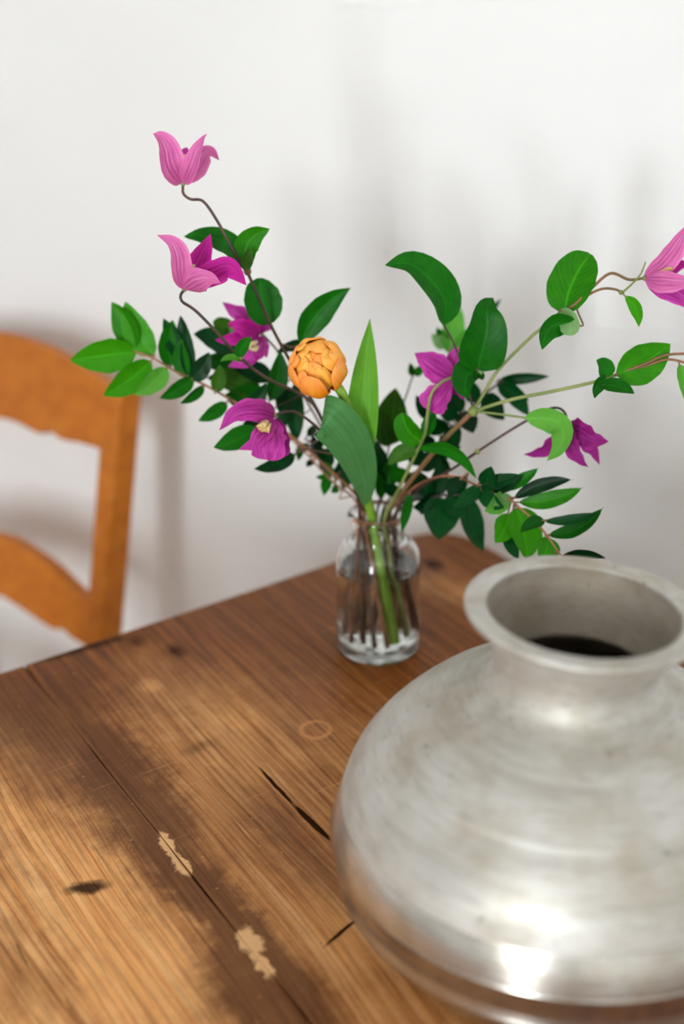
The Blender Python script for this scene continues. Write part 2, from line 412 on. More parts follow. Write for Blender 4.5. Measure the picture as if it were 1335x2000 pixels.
for (a, ex, ey) in (((S0 + .122, T0 + .075), (S_R - .12 - S0 - .122, 0), (0, .022)), ((S0 + .122, .825), (S_R - .12 - S0 - .122, 0), (0, .022)),
                    ((S0 + .075, T0 + .122), (0, .80 - T0 - .122), (.022, 0)), ((S_R - .097, T0 + .122), (0, .80 - T0 - .122), (.022, 0))):
    m = MB(); o_ = tp(a[0], a[1], TZ - TOPTH - 0.11)
    m.box(o_, SV * ex[0] + TV * ex[1], SV * ey[0] + TV * ey[1], (0, 0, 0.1095)); build('apron', m.v, m.f, M_leg, table, False)

# ------------------------------------------------------------------ chair
CA, CRE = R(42), R(12)
cE = Vector((math.cos(CA), -math.sin(CA), 0)); cN = Vector((-math.sin(CA), -math.cos(CA), 0)); ZV = Vector((0, 0, 1))
cW = math.cos(CRE) * ZV - math.sin(CRE) * cN; cB = -(math.cos(CRE) * cN + math.sin(CRE) * ZV)   # up along the back, and rearward
cQ = Vector((-0.2513, 1.28, 0.808))
UC = -0.202                     # middle of the back
chair = empty('wooden_chair', (cQ + cE * UC + cN * 0.12).to_2d().to_3d(), 0, 'honey pine chair with arched scalloped back rails by the white wall', 'chair')
def cb(u, v, b=0.0): return cQ + cE * u + cW * v + cB * b
vseat = (0.45 - cQ.z) / math.cos(CRE)
for side in (0, 1):
    u0 = -0.030 if side == 0 else 2 * UC
    m = MB()
    base = cb(u0, vseat); w_ = 0.030; dp = 0.033
    pts_low = [Vector((base.x, base.y, 0)) - cN * 0.02]
    a = [cb(u0, 0.072), cb(u0 + w_, 0.072), cb(u0 + w_, 0.072, dp), cb(u0, 0.072, dp)]
    b = [cb(u0, vseat), cb(u0 + w_, vseat), cb(u0 + w_, vseat, dp), cb(u0, vseat, dp)]
    off = -cN * 0.035
    c_ = [Vector((p.x, p.y, 0)) + off for p in b]
    m.add(c_ + b + a, [(3, 2, 1, 0), (8, 9, 10, 11)] + [(i + 4 * j, (i + 1) % 4 + 4 * j, (i + 1) % 4 + 4 * j + 4, i + 4 * j + 4) for j in (0, 1) for i in range(4)])
    bevel(build('back_post', m.v, m.f, M_chair, chair, False), 0.004, 3)
def rail(half_top, half_bot, name, b0, th):
    """outline given from the right post to the middle, mirrored about the middle"""
    up = half_top + [(2 * UC - u, v) for u, v in reversed(half_top)]
    lo = half_bot + [(2 * UC - u, v) for u, v in reversed(half_bot)]
    poly = [cb(u, v, b0) for u, v in up] + [cb(u, v, b0) for u, v in reversed(lo)]
    m = MB(); m.prism(poly, cB * th); bevel(build(name, m.v, m.f, M_chair, chair, False), 0.002, 2, 50)
rail([(-.026, .069), (-.05, .0745), (-.0753, .0795), (-.0963, .0838), (-.1173, .0875), (-.145, .0912), (-.1728, .0932), (-.190, .0938)],
     [(-.026, -.0065), (-.0453, -.0053), (-.0726, -.0068), (-.09, -.009), (-.1072, -.0105), (-.118, -.009), (-.124, -.0055), (-.131, -.0045), (-.139, -.008), (-.147, -.0128), (-.155, -.0137), (-.172, -.0122), (-.190, -.0102)], 'top_rail', 0.006, 0.020)
rail([(-.026, -.191), (-.06, -.186), (-.085, -.179), (-.11, -.171), (-.14, -.1655), (-.17, -.162), (-.195, -.1595)],
     [(-.026, -.247), (-.0467, -.2455), (-.066, -.2445), (-.075, -.241), (-.084, -.2408), (-.092, -.2445), (-.101, -.2467), (-.12, -.2455), (-.1405, -.2435), (-.17, -.241), (-.195, -.239)], 'middle_rail', 0.006, 0.020)
# seat, front legs, stretchers (below the table's edge)
seat_c = cb(UC, vseat); sz = 0.45
m = MB(); hw = 0.195; hf = 0.215; dep = 0.40
so = Vector((seat_c.x, seat_c.y, sz - 0.028)) + cE * 0.0
m.prism([so - cE * hw + cN * .002, so + cE * hw + cN * .002, so + cE * hf + cN * dep, so - cE * hf + cN * dep], (0, 0, 0.028))
bevel(build('seat', m.v, m.f, M_chair, chair, False), 0.006, 3)
for sgn in (-1, 1):
    m = MB(); o_ = so + cE * (sgn * (hf - 0.03)) + cN * (dep - 0.03)
    t4 = [o_ + cE * a_ * .018 + cN * b_ * .018 for a_, b_ in ((-1, -1), (1, -1), (1, 1), (-1, 1))]
    b4 = [Vector((o_.x, o_.y, 0)) + cE * (a_ * .013 + sgn * .008) + cN * b_ * .013 for a_, b_ in ((-1, -1), (1, -1), (1, 1), (-1, 1))]
    m.add(b4 + t4, [(3, 2, 1, 0), (4, 5, 6, 7)] + [(i, (i + 1) % 4, (i + 1) % 4 + 4, i + 4) for i in range(4)])
    bevel(build('leg', m.v, m.f, M_chair, chair, False), 0.004)
    V, F = tube_data([so + cE * sgn * .185 + cN * (-.015) + ZV * -.24, so + cE * sgn * .188 + cN * (dep - .04) + ZV * -.24], [.010, .010], 10)
    build('stretcher', V, F, M_chair, chair)

# ------------------------------------------------------------------ metal pot
PX, PY = 0.1316, 0.6061
def pot_metal(name, inner=False):
    t = NT(name); tc = t.n('ShaderNodeTexCoord').outputs['Object']
    sp = t.n('ShaderNodeSeparateXYZ'); t.put(sp, 0, tc)
    ang = t.math('ARCTAN2', sp.outputs[1], sp.outputs[0])
    xy = t.n('ShaderNodeVectorMath', operation='MULTIPLY'); t.put(xy, 0, tc); t.put(xy, 1, (1, 1, 0))
    ln = t.n('ShaderNodeVectorMath', operation='LENGTH'); t.put(ln, 0, xy.outputs[0])
    cv = t.n('ShaderNodeCombineXYZ'); t.put(cv, 0, ln.outputs['Value']); t.put(cv, 1, t.math('MULTIPLY', ang, 0.012)); t.put(cv, 2, sp.outputs[2])
    lines = t.noise(cv.outputs[0], 420, 3, 0.65); bands = t.noise(cv.outputs[0], 70, 3, 0.5)
    blot = t.noise(tc, 22, 5, 0.6); speck = t.noise(tc, 150, 2, 0.5)
    c = t.mix(t.mr(blot, 0.38, 0.72), C(202, 200, 194), C(178, 170, 154))
    c = t.mix(t.math('MULTIPLY', t.mr(bands, 0.45, 0.75), 0.45), c, C(160, 152, 138))
    c = t.mix(t.math('MULTIPLY', t.mr(lines, 0.48, 0.75), 0.45), c, C(138, 130, 118))
    c = t.mix(t.math('MULTIPLY', t.mr(speck, 0.70, 0.76), 0.55), c, C(110, 104, 96))
    if inner: c = t.mix(0.55, c, C(138, 122, 100))
    # the turned belly near the edge keeps its polish, the shoulder is dull
    pol = t.math('SUBTRACT', t.mr(sp.outputs[2], 0.0915, 0.0930, 0.0, 1.0), t.math('MULTIPLY', t.mr(t.math('ABSOLUTE', t.math('SUBTRACT', sp.outputs[2], 0.1150)), 0.006, 0.014, 1.0, 0.0), 0.42))
    rough = t.math('ADD', t.math('ADD', 0.21, t.math('MULTIPLY', pol, 0.40)), t.math('MULTIPLY', t.math('SUBTRACT', blot, 0.5), 0.15))
    if inner: rough = t.math('ADD', rough, 0.05)
    t.set(color=c, metal=t.mr(sp.outputs[2], 0.066, 0.094, 0.95, 0.62), rough=rough)
    t.bump(t.math('ADD', t.math('MULTIPLY', lines, 0.6), t.math('MULTIPLY', bands, 0.8)), 0.10, 0.0008)
    return t.m
M_pot = pot_metal('brushed_aluminium'); M_potin = pot_metal('dull_aluminium_inside', True)
pot = empty('metal_pot', (PX, PY, TZ), 0, 'large round bellied aluminium water pot with flared rim on the table', 'pot')
key = [(.000, .000), (.085, .0005), (.104, .004), (.1155, .012), (.1250, .0230), (.1320, .0330), (.1372, .0405), (.1390, .0432), (.1391, .0446), (.1384, .0470), (.1377, .0500), (.1376, .0514), (.1386, .0550),
       (.1408, .0630), (.1422, .0680), (.1424, .0696), (.1419, .0712), (.1405, .0762), (.1385, .0830), (.1362, .0895), (.1352, .0918), (.1330, .0985), (.1292, .1075), (.1228, .1175), (.1138, .1285), (.1028, .1392), (.0915, .1490), (.0780, .1575), (.0665, .1635), (.0580, .1672)]
outer = [(v.x, v.y) for v in spline([Vector((a, b, 0)) for a, b in key[1:]], 180)]
# shallow turned grooves and a raised ring under the belly
def groove(r, z):
    for gz, gw, ga in ((0.1335, .0011, .0014), (0.1300, .0008, .0008), (0.156, .0008, .0008), (0.1085, .0006, .0004)):
        r -= ga * math.exp(-((z - gz) / gw) ** 2)
    return r
body = [(0.0005, 0.0)] + [(groove(r, z), z) for r, z in outer]
inner = [(max(r - 0.0028, 0.0005), z - 0.0006 if z > 0.1 else z + 0.003) for r, z in body]
V, F = lathe_data(body, (PX, PY, TZ), 160, False)
build('body', V, F, M_pot, pot)
V, F = lathe_data(list(reversed(inner)), (PX, PY, TZ), 96, False)
build('inside', V, F, M_potin, pot)
nk = [(.0600, .1664), (.0555, .1688), (.0515, .1716), (.0492, .1748), (.0478, .1790), (.0476, .1840), (.0488, .1900), (.0512, .1960), (.0550, .2022), (.0600, .2080), (.0640, .2112)]
nko = [(v.x, v.y) for v in spline([Vector((a, b, 0)) for a, b in nk], 40)]
lip = [(.0662, .2126), (.0669, .2140), (.0670, .2156), (.0665, .2166), (.0655, .2170), (.0600, .2167), (.0555, .2163), (.0545, .2158), (.0541, .2146)]
nin = [(.0538, .2115), (.0520, .2060), (.0500, .2000), (.0478, .1930), (.0454, .1860), (.0434, .1805), (.0424, .1775)]
und = [(.0428, .1762), (.0445, .1745), (.0470, .1720)]
nprof = nko + lip + [(v.x, v.y) for v in spline([Vector((a, b, 0)) for a, b in nin], 20)]
nprof = [(r, z + .0025 * min(1, max(0, (z - .172) / .03))) for r, z in nprof]
nprof += und
V, F = lathe_data(nprof, (PX, PY, TZ), 128, False)
tilt = Matrix.Rotation(R(3.2), 3, CF.to_2d().to_3d().normalized())
pv = Vector((PX, PY, TZ + 0.168))
V = [pv + (Matrix.Identity(3).lerp(tilt, min(1, max(0, (v.z - TZ - .169) / .02))) @ (v - pv)) for v in V]
neck = build('neck', V, F, M_pot, pot)
neck.data.materials.append(M_potin)
nseg = 128
for p in neck.data.polygons:
    if p.index // nseg >= len(nko) + len(lip) - 1: p.material_index = 1

# ------------------------------------------------------------------ glass jar and water
g0 = on_table(739, 1262); JX, JY = g0.x, g0.y
def J(x, y, z): return Vector((JX + x, JY + y, TZ + z))
def glass_mat(name, ior, tint=(1, 1, 1, 1), rough=0.0):
    t = NT(name); t.set(color=tint, rough=rough); t.put(t.b, 'Transmission Weight', 1.0); t.put(t.b, 'IOR', ior); return t.m
M_glass = glass_mat('clear_glass', 1.47, (0.97, 0.99, 0.98, 1)); M_water = glass_mat('water', 1.33, (0.985, 0.995, 0.985, 1))
jo = [(.0005, .0022), (.024, .0022), (.0285, .0012), (.0325, .0004), (.0350, .0022), (.0360, .0060), (.0362, .012), (.0362, .045), (.0362, .074), (.0360, .084), (.0350, .0915), (.0325, .0975), (.0288, .1015), (.0250, .1040), (.0228, .1065), (.0219, .1100), (.0217, .1150), (.0222, .1192),
      (.0245, .1212), (.0256, .1240), (.0258, .1268), (.0250, .1292), (.0232, .1303)]
ji = [(.0212, .1296), (.0203, .1260), (.0199, .1200), (.0197, .1130), (.0200, .1080), (.0214, .1042), (.0255, .1008), (.0292, .0975), (.0318, .0930), (.0330, .0880), (.0335, .0820), (.0337, .0700), (.0337, .0400), (.0337, .0170), (.0330, .0120), (.0300, .0098), (.0240, .0102), (.0120, .0120), (.0005, .0125)]
js = lambda L, n: [(v.x, v.y) for v in spline([Vector((a, b, 0)) for a, b in L], n)]
jar = empty('glass_jar', J(0, 0, 0), 0, 'small clear glass jar with rolled lip holding the flower stems', 'jar')
V, F = lathe_data(js(jo, 90) + js(ji, 70), J(0, 0, 0), 96, False)
build('glass_wall', V, F, M_glass, jar)
WZ = 0.079
wi = [p for p in js(ji, 120) if p[1] < WZ - 0.001]
wp = [(.0005, WZ), (.030, WZ), (.0325, WZ + .0003), (.0340, WZ + .0010)] + [(r + 0.0003, z - 0.0003) for r, z in wi]
V, F = lathe_data(list(reversed(wp)), J(0, 0, 0), 96, False)
wt = build('water', V, F, M_water, None, True, loc=J(0, 0, 0.01)); tag(wt, 'clear water filling the glass jar around the stems', 'water')

# ------------------------------------------------------------------ plants: materials
def leaf_mat(name, c0, c1, rough=0.42, trans=0.15, vein=0.25, side=True):
    t = NT(name); uv = t.n('ShaderNodeTexCoord').outputs['UV']; g = t.n('ShaderNodeNewGeometry').outputs['Position']
    sp = t.n('ShaderNodeSeparateXYZ'); t.put(sp, 0, uv)
    oi = t.n('ShaderNodeObjectInfo').outputs['Random']
    n = t.noise(g, 110, 4, 0.6)
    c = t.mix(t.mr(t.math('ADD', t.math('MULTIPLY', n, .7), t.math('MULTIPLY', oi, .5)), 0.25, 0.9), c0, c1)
    x = t.math('ABSOLUTE', t.math('SUBTRACT', sp.outputs[0], 0.5))
    mid = t.mr(x, 0.012, 0.05, 1.0, 0.0)
    hv = mid
    if side:
        ph = t.math('SUBTRACT', t.math('MULTIPLY', sp.outputs[1], 9.0), t.math('MULTIPLY', x, 7.0))
        fr = t.math('ABSOLUTE', t.math('SUBTRACT', t.math('FRACT', ph), 0.5))
        sv = t.math('MULTIPLY', t.mr(fr, 0.02, 0.10, 1.0, 0.0), 0.45)
        hv = t.math('MAXIMUM', mid, sv)
    if not side:
        st = t.noise(t.mapping(uv, scale=(40, 1.5, 1)), 1.0, 3, 0.6)
        c = t.mix(t.math('MULTIPLY', t.mr(st, 0.4, 0.7), 0.45), c, tuple(a * 0.55 for a in c0[:3]) + (1,))
    c = t.mix(t.math('MULTIPLY', hv, vein), c, tuple(min(1, a * 2.0 + 0.012) for a in c1[:3]) + (1,))
    t.set(color=c, rough=rough, spec=0.14)
    t.bump(t.math('ADD', t.math('MULTIPLY', hv, -0.6), t.math('MULTIPLY', n, 0.25)), 0.35, 0.0008)
    tr = t.n('ShaderNodeBsdfTranslucent'); t.put(tr, 'Color', t.mix(0.5, c, tuple(min(1, a * 1.6) for a in c1[:3]) + (1,)))
    ms = t.n('ShaderNodeMixShader'); t.put(ms, 0, trans); t.put(ms, 1, t.b.outputs[0]); t.put(ms, 2, tr.outputs[0])
    t.t.links.new(ms.outputs[0], t.out.inputs[0])
    return t.m
ML = {
 'b': leaf_mat('leaf_bright', C(30, 108, 0), C(56, 142, 8), 0.38, 0.16, 0.30),
 'm': leaf_mat('leaf_mid', C(4, 76, 2), C(22, 106, 10)),
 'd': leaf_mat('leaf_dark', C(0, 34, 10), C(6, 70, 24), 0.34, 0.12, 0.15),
 'o': leaf_mat('leaf_olive', C(28, 70, 8), C(54, 100, 16), 0.45),
 'p': leaf_mat('leaf_pale_underside', C(94, 146, 76), C(132, 176, 112), 0.6, 0.2, 0.15),
 'g': leaf_mat('leaf_fresh', C(72, 150, 44), C(104, 176, 66), 0.5, 0.35, 0.15),
 't': leaf_mat('tulip_leaf', C(58, 132, 26), C(104, 168, 50), 0.45, 0.3, 0.10, False),
 'u': leaf_mat('tulip_leaf_bloom', C(46, 112, 52), C(84, 142, 80), 0.5, 0.2, 0.08, False),
}
def petal_mat(name, c0, c1, trans=0.2, ribs=True):
    t = NT(name); uv = t.n('ShaderNodeTexCoord').outputs['UV']
    sp = t.n('ShaderNodeSeparateXYZ'); t.put(sp, 0, uv)
    n = t.noise(t.mapping(uv, scale=(26, 2.5, 1)), 1.0, 4, 0.6)
    x = t.math('ABSOLUTE', t.math('SUBTRACT', sp.outputs[0], 0.5))
    c = t.mix(t.mr(n, 0.35, 0.68), c0, c1)
    rb = None
    if ribs:
        r1 = t.mr(x, 0.02, 0.07, 1.0, 0.0); r2 = t.mr(t.math('ABSOLUTE', t.math('SUBTRACT', x, 0.17)), 0.015, 0.06, 1.0, 0.0)
        rb = t.math('MULTIPLY', t.math('MAXIMUM', r1, r2), t.mr(sp.outputs[1], 0.95, 0.5, 0.15, 1.0))
        c = t.mix(t.math('MULTIPLY', rb, 0.55), c, tuple(a * 0.62 for a in c0[:3]) + (1,))
        edge = t.mr(x, 0.38, 0.5, 0.0, 1.0)
        c = t.mix(t.math('MULTIPLY', edge, 0.25), c, tuple(min(1, a * 1.25 + .02) for a in c1[:3]) + (1,))
    t.set(color=c, rough=0.55, spec=0.25)
    h = t.math('MULTIPLY', n, 0.5)
    if rb is not None: h = t.math('SUBTRACT', h, rb)
    t.bump(h, 0.5, 0.0009)
    tr = t.n('ShaderNodeBsdfTranslucent'); t.put(tr, 'Color', c)
    ms = t.n('ShaderNodeMixShader'); t.put(ms, 0, trans); t.put(ms, 1, t.b.outputs[0]); t.put(ms, 2, tr.outputs[0])
    t.t.links.new(ms.outputs[0], t.out.inputs[0])
    return t.m
MP = {'l': petal_mat('clematis_pink_outside', C(208, 86, 160), C(232, 138, 192)),
      'k': petal_mat('clematis_magenta_inside', C(178, 12, 136), C(204, 40, 158)),
      'n': petal_mat('clematis_purple', C(164, 16, 130), C(210, 78, 180)),
      's': petal_mat('clematis_deep_purple', C(138, 16, 112), C(170, 38, 142))}
def tulip_petal():
    t = NT('tulip_orange'); uv = t.n('ShaderNodeTexCoord').outputs['UV']; sp = t.n('ShaderNodeSeparateXYZ'); t.put(sp, 0, uv)
    g = t.n('ShaderNodeNewGeometry').outputs['Position']; oi = t.n('ShaderNodeObjectInfo').outputs['Random']
    n = t.noise(t.mapping(uv, scale=(18, 2.0, 1)), 1.0, 4, 0.6); n2 = t.noise(g, 60, 3)
    c = t.mix(t.mr(t.math('ADD', n, t.math('MULTIPLY', t.math('SUBTRACT', oi, .5), .4)), 0.3, 0.7), C(252, 140, 8), C(255, 180, 52))
    c = t.mix(t.math('MULTIPLY', t.mr(oi, 0.45, 0.75), 0.5), c, C(255, 190, 40))
    c = t.mix(t.math('MULTIPLY', t.mr(sp.outputs[1], 0.60, 1.0), 0.40), c, C(255, 178, 120))
    c = t.mix(t.math('MULTIPLY', t.mr(n2, 0.62, 0.74), 0.35), c, C(214, 190, 60))
    x = t.math('ABSOLUTE', t.math('SUBTRACT', sp.outputs[0], 0.5))
    c = t.mix(t.math('MULTIPLY', t.mr(x, 0.01, 0.10, 1.0, 0.0), 0.35), c, C(226, 178, 54))
    t.set(color=c, rough=0.5, spec=0.3); t.bump(n, 0.3, 0.0006)
    tr = t.n('ShaderNodeBsdfTranslucent'); t.put(tr, 'Color', c)
    ms = t.n('ShaderNodeMixShader'); t.put(ms, 0, 0.05); t.put(ms, 1, t.b.outputs[0]); t.put(ms, 2, tr.outputs[0])
    t.t.links.new(ms.outputs[0], t.out.inputs[0]); return t.m
M_tulip = tulip_petal()
def stem_mat(name, c0, c1, rough=0.5):
    t = NT(name); g = t.n('ShaderNodeNewGeometry').outputs['Position']
    t.set(color=t.mix(t.mr(t.noise(g, 45, 4), 0.35, 0.65), c0, c1), rough=rough); return t.m
MS = {'dark': stem_mat('clematis_stem_dark', C(52, 38, 32), C(92, 62, 50)), 'brown': stem_mat('clematis_stem_brown', C(112, 88, 52), C(140, 96, 66)),
      'green': stem_mat('green_stem', C(112, 128, 60), C(142, 150, 84)), 'twig': stem_mat('reddish_twig', C(120, 74, 50), C(168, 114, 80)),
      'tulip': stem_mat('tulip_stem', C(112, 158, 40), C(138, 180, 62)), 'grey': stem_mat('greyish_twig', C(96, 82, 76), C(140, 116, 108)),
      'ink': stem_mat('dark_twig', C(44, 34, 28), C(78, 54, 40))}
M_stamen = stem_mat('cream_stamens', C(220, 190, 120), C(240, 222, 170), 0.6)

# ------------------------------------------------------------------ plants: builders
SH = {'ovate': lambda t: t ** 0.60 * (1 - t) ** 0.88, 'lance': lambda t: t ** 0.80 * (1 - t) ** 1.05, 'round': lambda t: t ** 0.42 * (1 - t) ** 0.48,
      'heart': lambda t: t ** 0.35 * (1 - t) ** 0.85, 'strap': lambda t: t ** 0.40 * (1 - t) ** 0.18, 'petal': lambda t: t ** 0.62 * (1 - t) ** 1.0,
      'drip': lambda t: t ** 0.75 * (max(0.0, 1 - t / .94) ** .85 + .035 * (1 - t)), 'tongue': lambda t: t ** 0.75 * (1 - t) ** 0.16, 'frill': lambda t: t ** 0.8 * (1 - t) ** 0.22}
SHN = {k: max(f(i / 200) for i in range(1, 200)) for k, f in SH.items()}
def blade(name, pts, w, mat, parent, shape='ovate', roll=0.0, cup=0.12, fold=0.0, twist=0.0, ripple=0.0, nu=16, nv=8, seed=0, thick=0.0):
    """pts: (px,py,d) control points of the mid-rib; w: full width in photo pixels at that depth"""
    P = spline([at(*p) for p in pts], nu)
    dm = sum(p[2] for p in pts) / len(pts); W = w * dm / FPX
    rnd = random.Random(seed * 7919 + len(pts) + int(pts[0][0] * 13 + pts[-1][1])); ph = rnd.uniform(0, 6.28)
    acc = [0.0]
    for i in range(nu): acc.append(acc[-1] + (P[i + 1] - P[i]).length)
    V = []; UV = []
    for i, p in enumerate(P):
        t = acc[i] / acc[-1]
        T = (P[min(i + 1, nu)] - P[max(i - 1, 0)]).normalized()
        N0 = (CAM - p).normalized(); N0 = (N0 - N0.dot(T) * T)
        N0 = N0.normalized() if N0.length > 1e-4 else T.orthogonal().normalized()
        a = R(roll + twist * t); S0_ = T.cross(N0)
        N = math.cos(a) * N0 + math.sin(a) * S0_; S = T.cross(N)
        tt = min(max(t, 0.004), 0.996)
        hw = 0.5 * W * SH[shape](tt) / SHN[shape]
        for j in range(nv + 1):
            x = -1 + 2 * j / nv
            hgt = cup * W * (x * x) + fold * W * abs(x)
            e = hw / (0.5 * W)
            rp = ripple * W * math.sin(ph + 9 * t + 2.5 * x + 3 * math.sin(ph + 5 * t)) * abs(x) * e
            rw = 1.0 + (0.10 * ripple / 0.1 * math.sin(ph * 2 + 23 * t + (3 if x > 0 else 0)) if abs(x) > .9 and ripple else 0)
            V.append(p + S * (x * hw * rw) + N * (hgt * e + rp)); UV.append((j / nv, t))
    F = []
    for i in range(nu):
        for j in range(nv):
            a = i * (nv + 1) + j; F.append((a, a + 1, a + nv + 2, a + nv + 1))
    o = build(name, V, F, mat, parent, True, UV)
    if name == 'leaf': LEAF_BASES.append((parent, P[0].copy(), (P[1] - P[0]).normalized()))
    if thick:
        sm = o.modifiers.new('thickness', 'SOLIDIFY'); sm.thickness = thick; sm.offset = 0
    return o
def leaf(parent, base, tip, w, d0, d1, mat='m', bow=0.0, roll=None, cup=None, shape='ovate', sag=0.0, fold=0.10, twist=0.0):
    """leaf from base pixel to tip pixel; bow bends the mid-rib sideways (pixels), sag moves its middle in depth (m)"""
    k = int(base[0] * 31 + base[1] * 17 + tip[0] * 7); rnd = random.Random(k)
    dx, dy = tip[0] - base[0], tip[1] - base[1]; L = math.hypot(dx, dy)
    nx, ny = -dy / L, dx / L
    q1 = (base[0] + dx * .33 + nx * bow * .9, base[1] + dy * .33 + ny * bow * .9, d0 + (d1 - d0) * .33 + sag)
    q2 = (base[0] + dx * .70 + nx * bow * .8, base[1] + dy * .70 + ny * bow * .8, d0 + (d1 - d0) * .70 + sag)
    if roll is None: roll = rnd.uniform(-28, 28)
    if cup is None: cup = rnd.uniform(-.02, .10)
    ww = w / max(0.55, math.cos(R(roll)))
    return blade('leaf', [base + (d0,), q1, q2, tip + (d1,)], ww, ML[mat], parent, shape, roll, cup, fold, twist, 0.02, 14, 6, k)
JAR_IN = js(ji, 120); JAR_STEMS = []; STEM_PTS = {}; LEAF_BASES = []
def stem(parent, pts, r0, r1, mat, tail=None, name='stem', n=None, seg=8):
    """a tube along photo points; with tail=(x,y) it runs on through the jar mouth at that spot and is built later"""
    P = [at(*p) for p in pts]
    if tail:
        JAR_STEMS.append(dict(parent=parent, P=P, r0=r0, r1=r1, mat=mat, name=name, seg=seg, m=Vector((tail[0], tail[1], 0))))
        return None
    n = n or 10 * len(P); Q = spline(P, n); rad = [r0 + (r1 - r0) * i / n for i in range(n + 1)]
    STEM_PTS.setdefault(parent, []).append((Q, rad, mat))
    V, F = tube_data(Q, rad, seg)
    return build(name, V, F, MS[mat], parent)
def jar_inner(z):
    """inner radius of the jar at height z above the table"""
    if z > 0.135: return 1.0
    best = min(JAR_IN, key=lambda q: abs(q[1] - z)); return best[0] if z > 0.0125 else 0.030
def finish_stems():
    """lays every stem through the jar so that none passes through another or through the glass"""
    from mathutils.kdtree import KDTree
    rj = lambda d: d['r1'] * (1.45 if d['r1'] < .003 else 1.0)
    # 1. side by side in the mouth
    for it in range(400):
        for i, a in enumerate(JAR_STEMS):
            for b in JAR_STEMS[:i]:
                v = a['m'] - b['m']; need = rj(a) + rj(b) + .0009; L = v.length
                if L < need:
                    u = (v / L if L > 1e-6 else Vector((1, 0, 0))) * (need - L) * .5; a['m'] = a['m'] + u; b['m'] = b['m'] - u
        for a in JAR_STEMS:
            mxr = .0188 - rj(a)
            if a['m'].length > mxr: a['m'] = a['m'] * (mxr / a['m'].length)
    # 2. through the jar: all turned and spread alike, so the straight lengths never meet
    th, sp = R(58), 1.62
    lines = []
    for d in JAR_STEMS:
        m = d['m']; e = Vector((math.cos(th) * m.x - math.sin(th) * m.y, math.sin(th) * m.x + math.cos(th) * m.y, 0)) * sp
        q = lambda f: J(*(m.lerp(e, f)).to_2d(), .128 - (.128 - .0150) * f)
        P = d['P'] + [q(f) for f in (0.0, .2, .4, .6, .8, 1.0)]
        C_ = spline(P, 24 * len(P)); out = [C_[0]]; acc = 0.0
        for a, b in zip(C_[:-1], C_[1:]):                       # even steps
            acc += (b - a).length
            if acc >= .0026: out.append(b); acc = 0.0
        if (out[-1] - C_[-1]).length > 1e-5: out.append(C_[-1])
        n = len(out) - 1; zm = TZ + .128
        rad = []
        for i, p in enumerate(out):
            r = d['r0'] + (d['r1'] - d['r0']) * i / n
            if d['r1'] < .003: r *= 1 + .45 * min(1, max(0, (zm + .03 - p.z) / .05)) if i > n * .4 else 1
            rad.append(r)
        lines.append([out, rad])
    # 3. part what still touches above the mouth
    for it in range(140):
        kd = KDTree(sum(len(l[0]) for l in lines)); idx = []
        for si, (pts, rad) in enumerate(lines):
            for k, p in enumerate(pts): kd.insert(p, len(idx)); idx.append((si, k))
        kd.balance(); mv = [[Vector((0, 0, 0)) for _ in l[0]] for l in lines]; hit = 0
        for si, (pts, rad) in enumerate(lines):
            for k, p in enumerate(pts):
                for co, g, dist in kd.find_range(p, rad[k] + .0042 + .0016):
                    sj, kj = idx[g]
                    if sj == si: continue
                    need = rad[k] + lines[sj][1][kj] + .0012
                    if dist < need:
                        u = (p - co) / dist if dist > 1e-7 else CF * (1 if si > sj else -1)
                        mv[si][k] += u * (need - dist) * .35; hit += 1
        for si, (pts, rad) in enumerate(lines):
            for _ in range(3):
                m_ = mv[si]; mv[si] = [(m_[max(0, k - 1)] + 2 * m_[k] + m_[min(len(m_) - 1, k + 1)]) / 4 for k in range(len(m_))]
            for k in range(len(pts)):
                w = min(1.0, k / 6.0)
                p = pts[k] + mv[si][k] * w
                z = p.z - TZ
                if z < .133:
                    lim = jar_inner(z) - rad[k] - .0004; h = Vector((p.x - JX, p.y - JY, 0))
                    if h.length > lim: p = p - h * (1 - lim / h.length)
                    p.z = max(p.z, TZ + .0128 + rad[k] * .6)
                pts[k] = p
        if not hit: break
    for d, (pts, rad) in zip(JAR_STEMS, lines):
        for _ in range(2): pts[1:-1] = [(pts[k - 1] + 4 * pts[k] + pts[k + 1]) / 6 for k in range(1, len(pts) - 1)]
        STEM_PTS.setdefault(d['parent'], []).append((pts, rad, d['mat']))
        V, F = tube_data(pts, rad, d['seg']); build(d['name'], V, F, MS[d['mat']], d['parent'])
def finish_stalks():
    """a thin stalk from the stem to every leaf that does not sit right on it"""
    for parent, base, tan in LEAF_BASES:
        best = None
        for pts, rad, mat in STEM_PTS[parent]:
            for k, p in enumerate(pts):
                gp = (p - base).length - rad[k]
                if p.z > TZ + .135 and (best is None or gp < best[0]): best = (gp, pts, k, mat)
        gp, pts, k, mat = best
        if gp < .0006: continue
        step = max(1e-5, (pts[1] - pts[0]).length); k2 = min(len(pts) - 1, k + int(min(.5 * gp, .008) / step))
        while k2 > k and pts[k2].z < TZ + .135: k2 -= 1
        s0 = pts[k2]; c1 = base - tan * min(.45 * gp, .010)
        Q = spline([s0, s0.lerp(c1, .55), c1, base, base + tan * .002], 12)
        V, F = tube_data(Q, [.00065] * 12 + [.0004], 6); build('leaf_stalk', V, F, MS[mat], parent)
def knot(parent, px, py, d, r, mat):
    c = at(px, py, d); V, F = tube_data([c + Vector((0, 0, k * r)) for k in (-1, -.6, 0, .6, 1)], [r * .25, r * .85, r, r * .85, r * .25], 8)
    return build('node', V, F, MS[mat], parent)
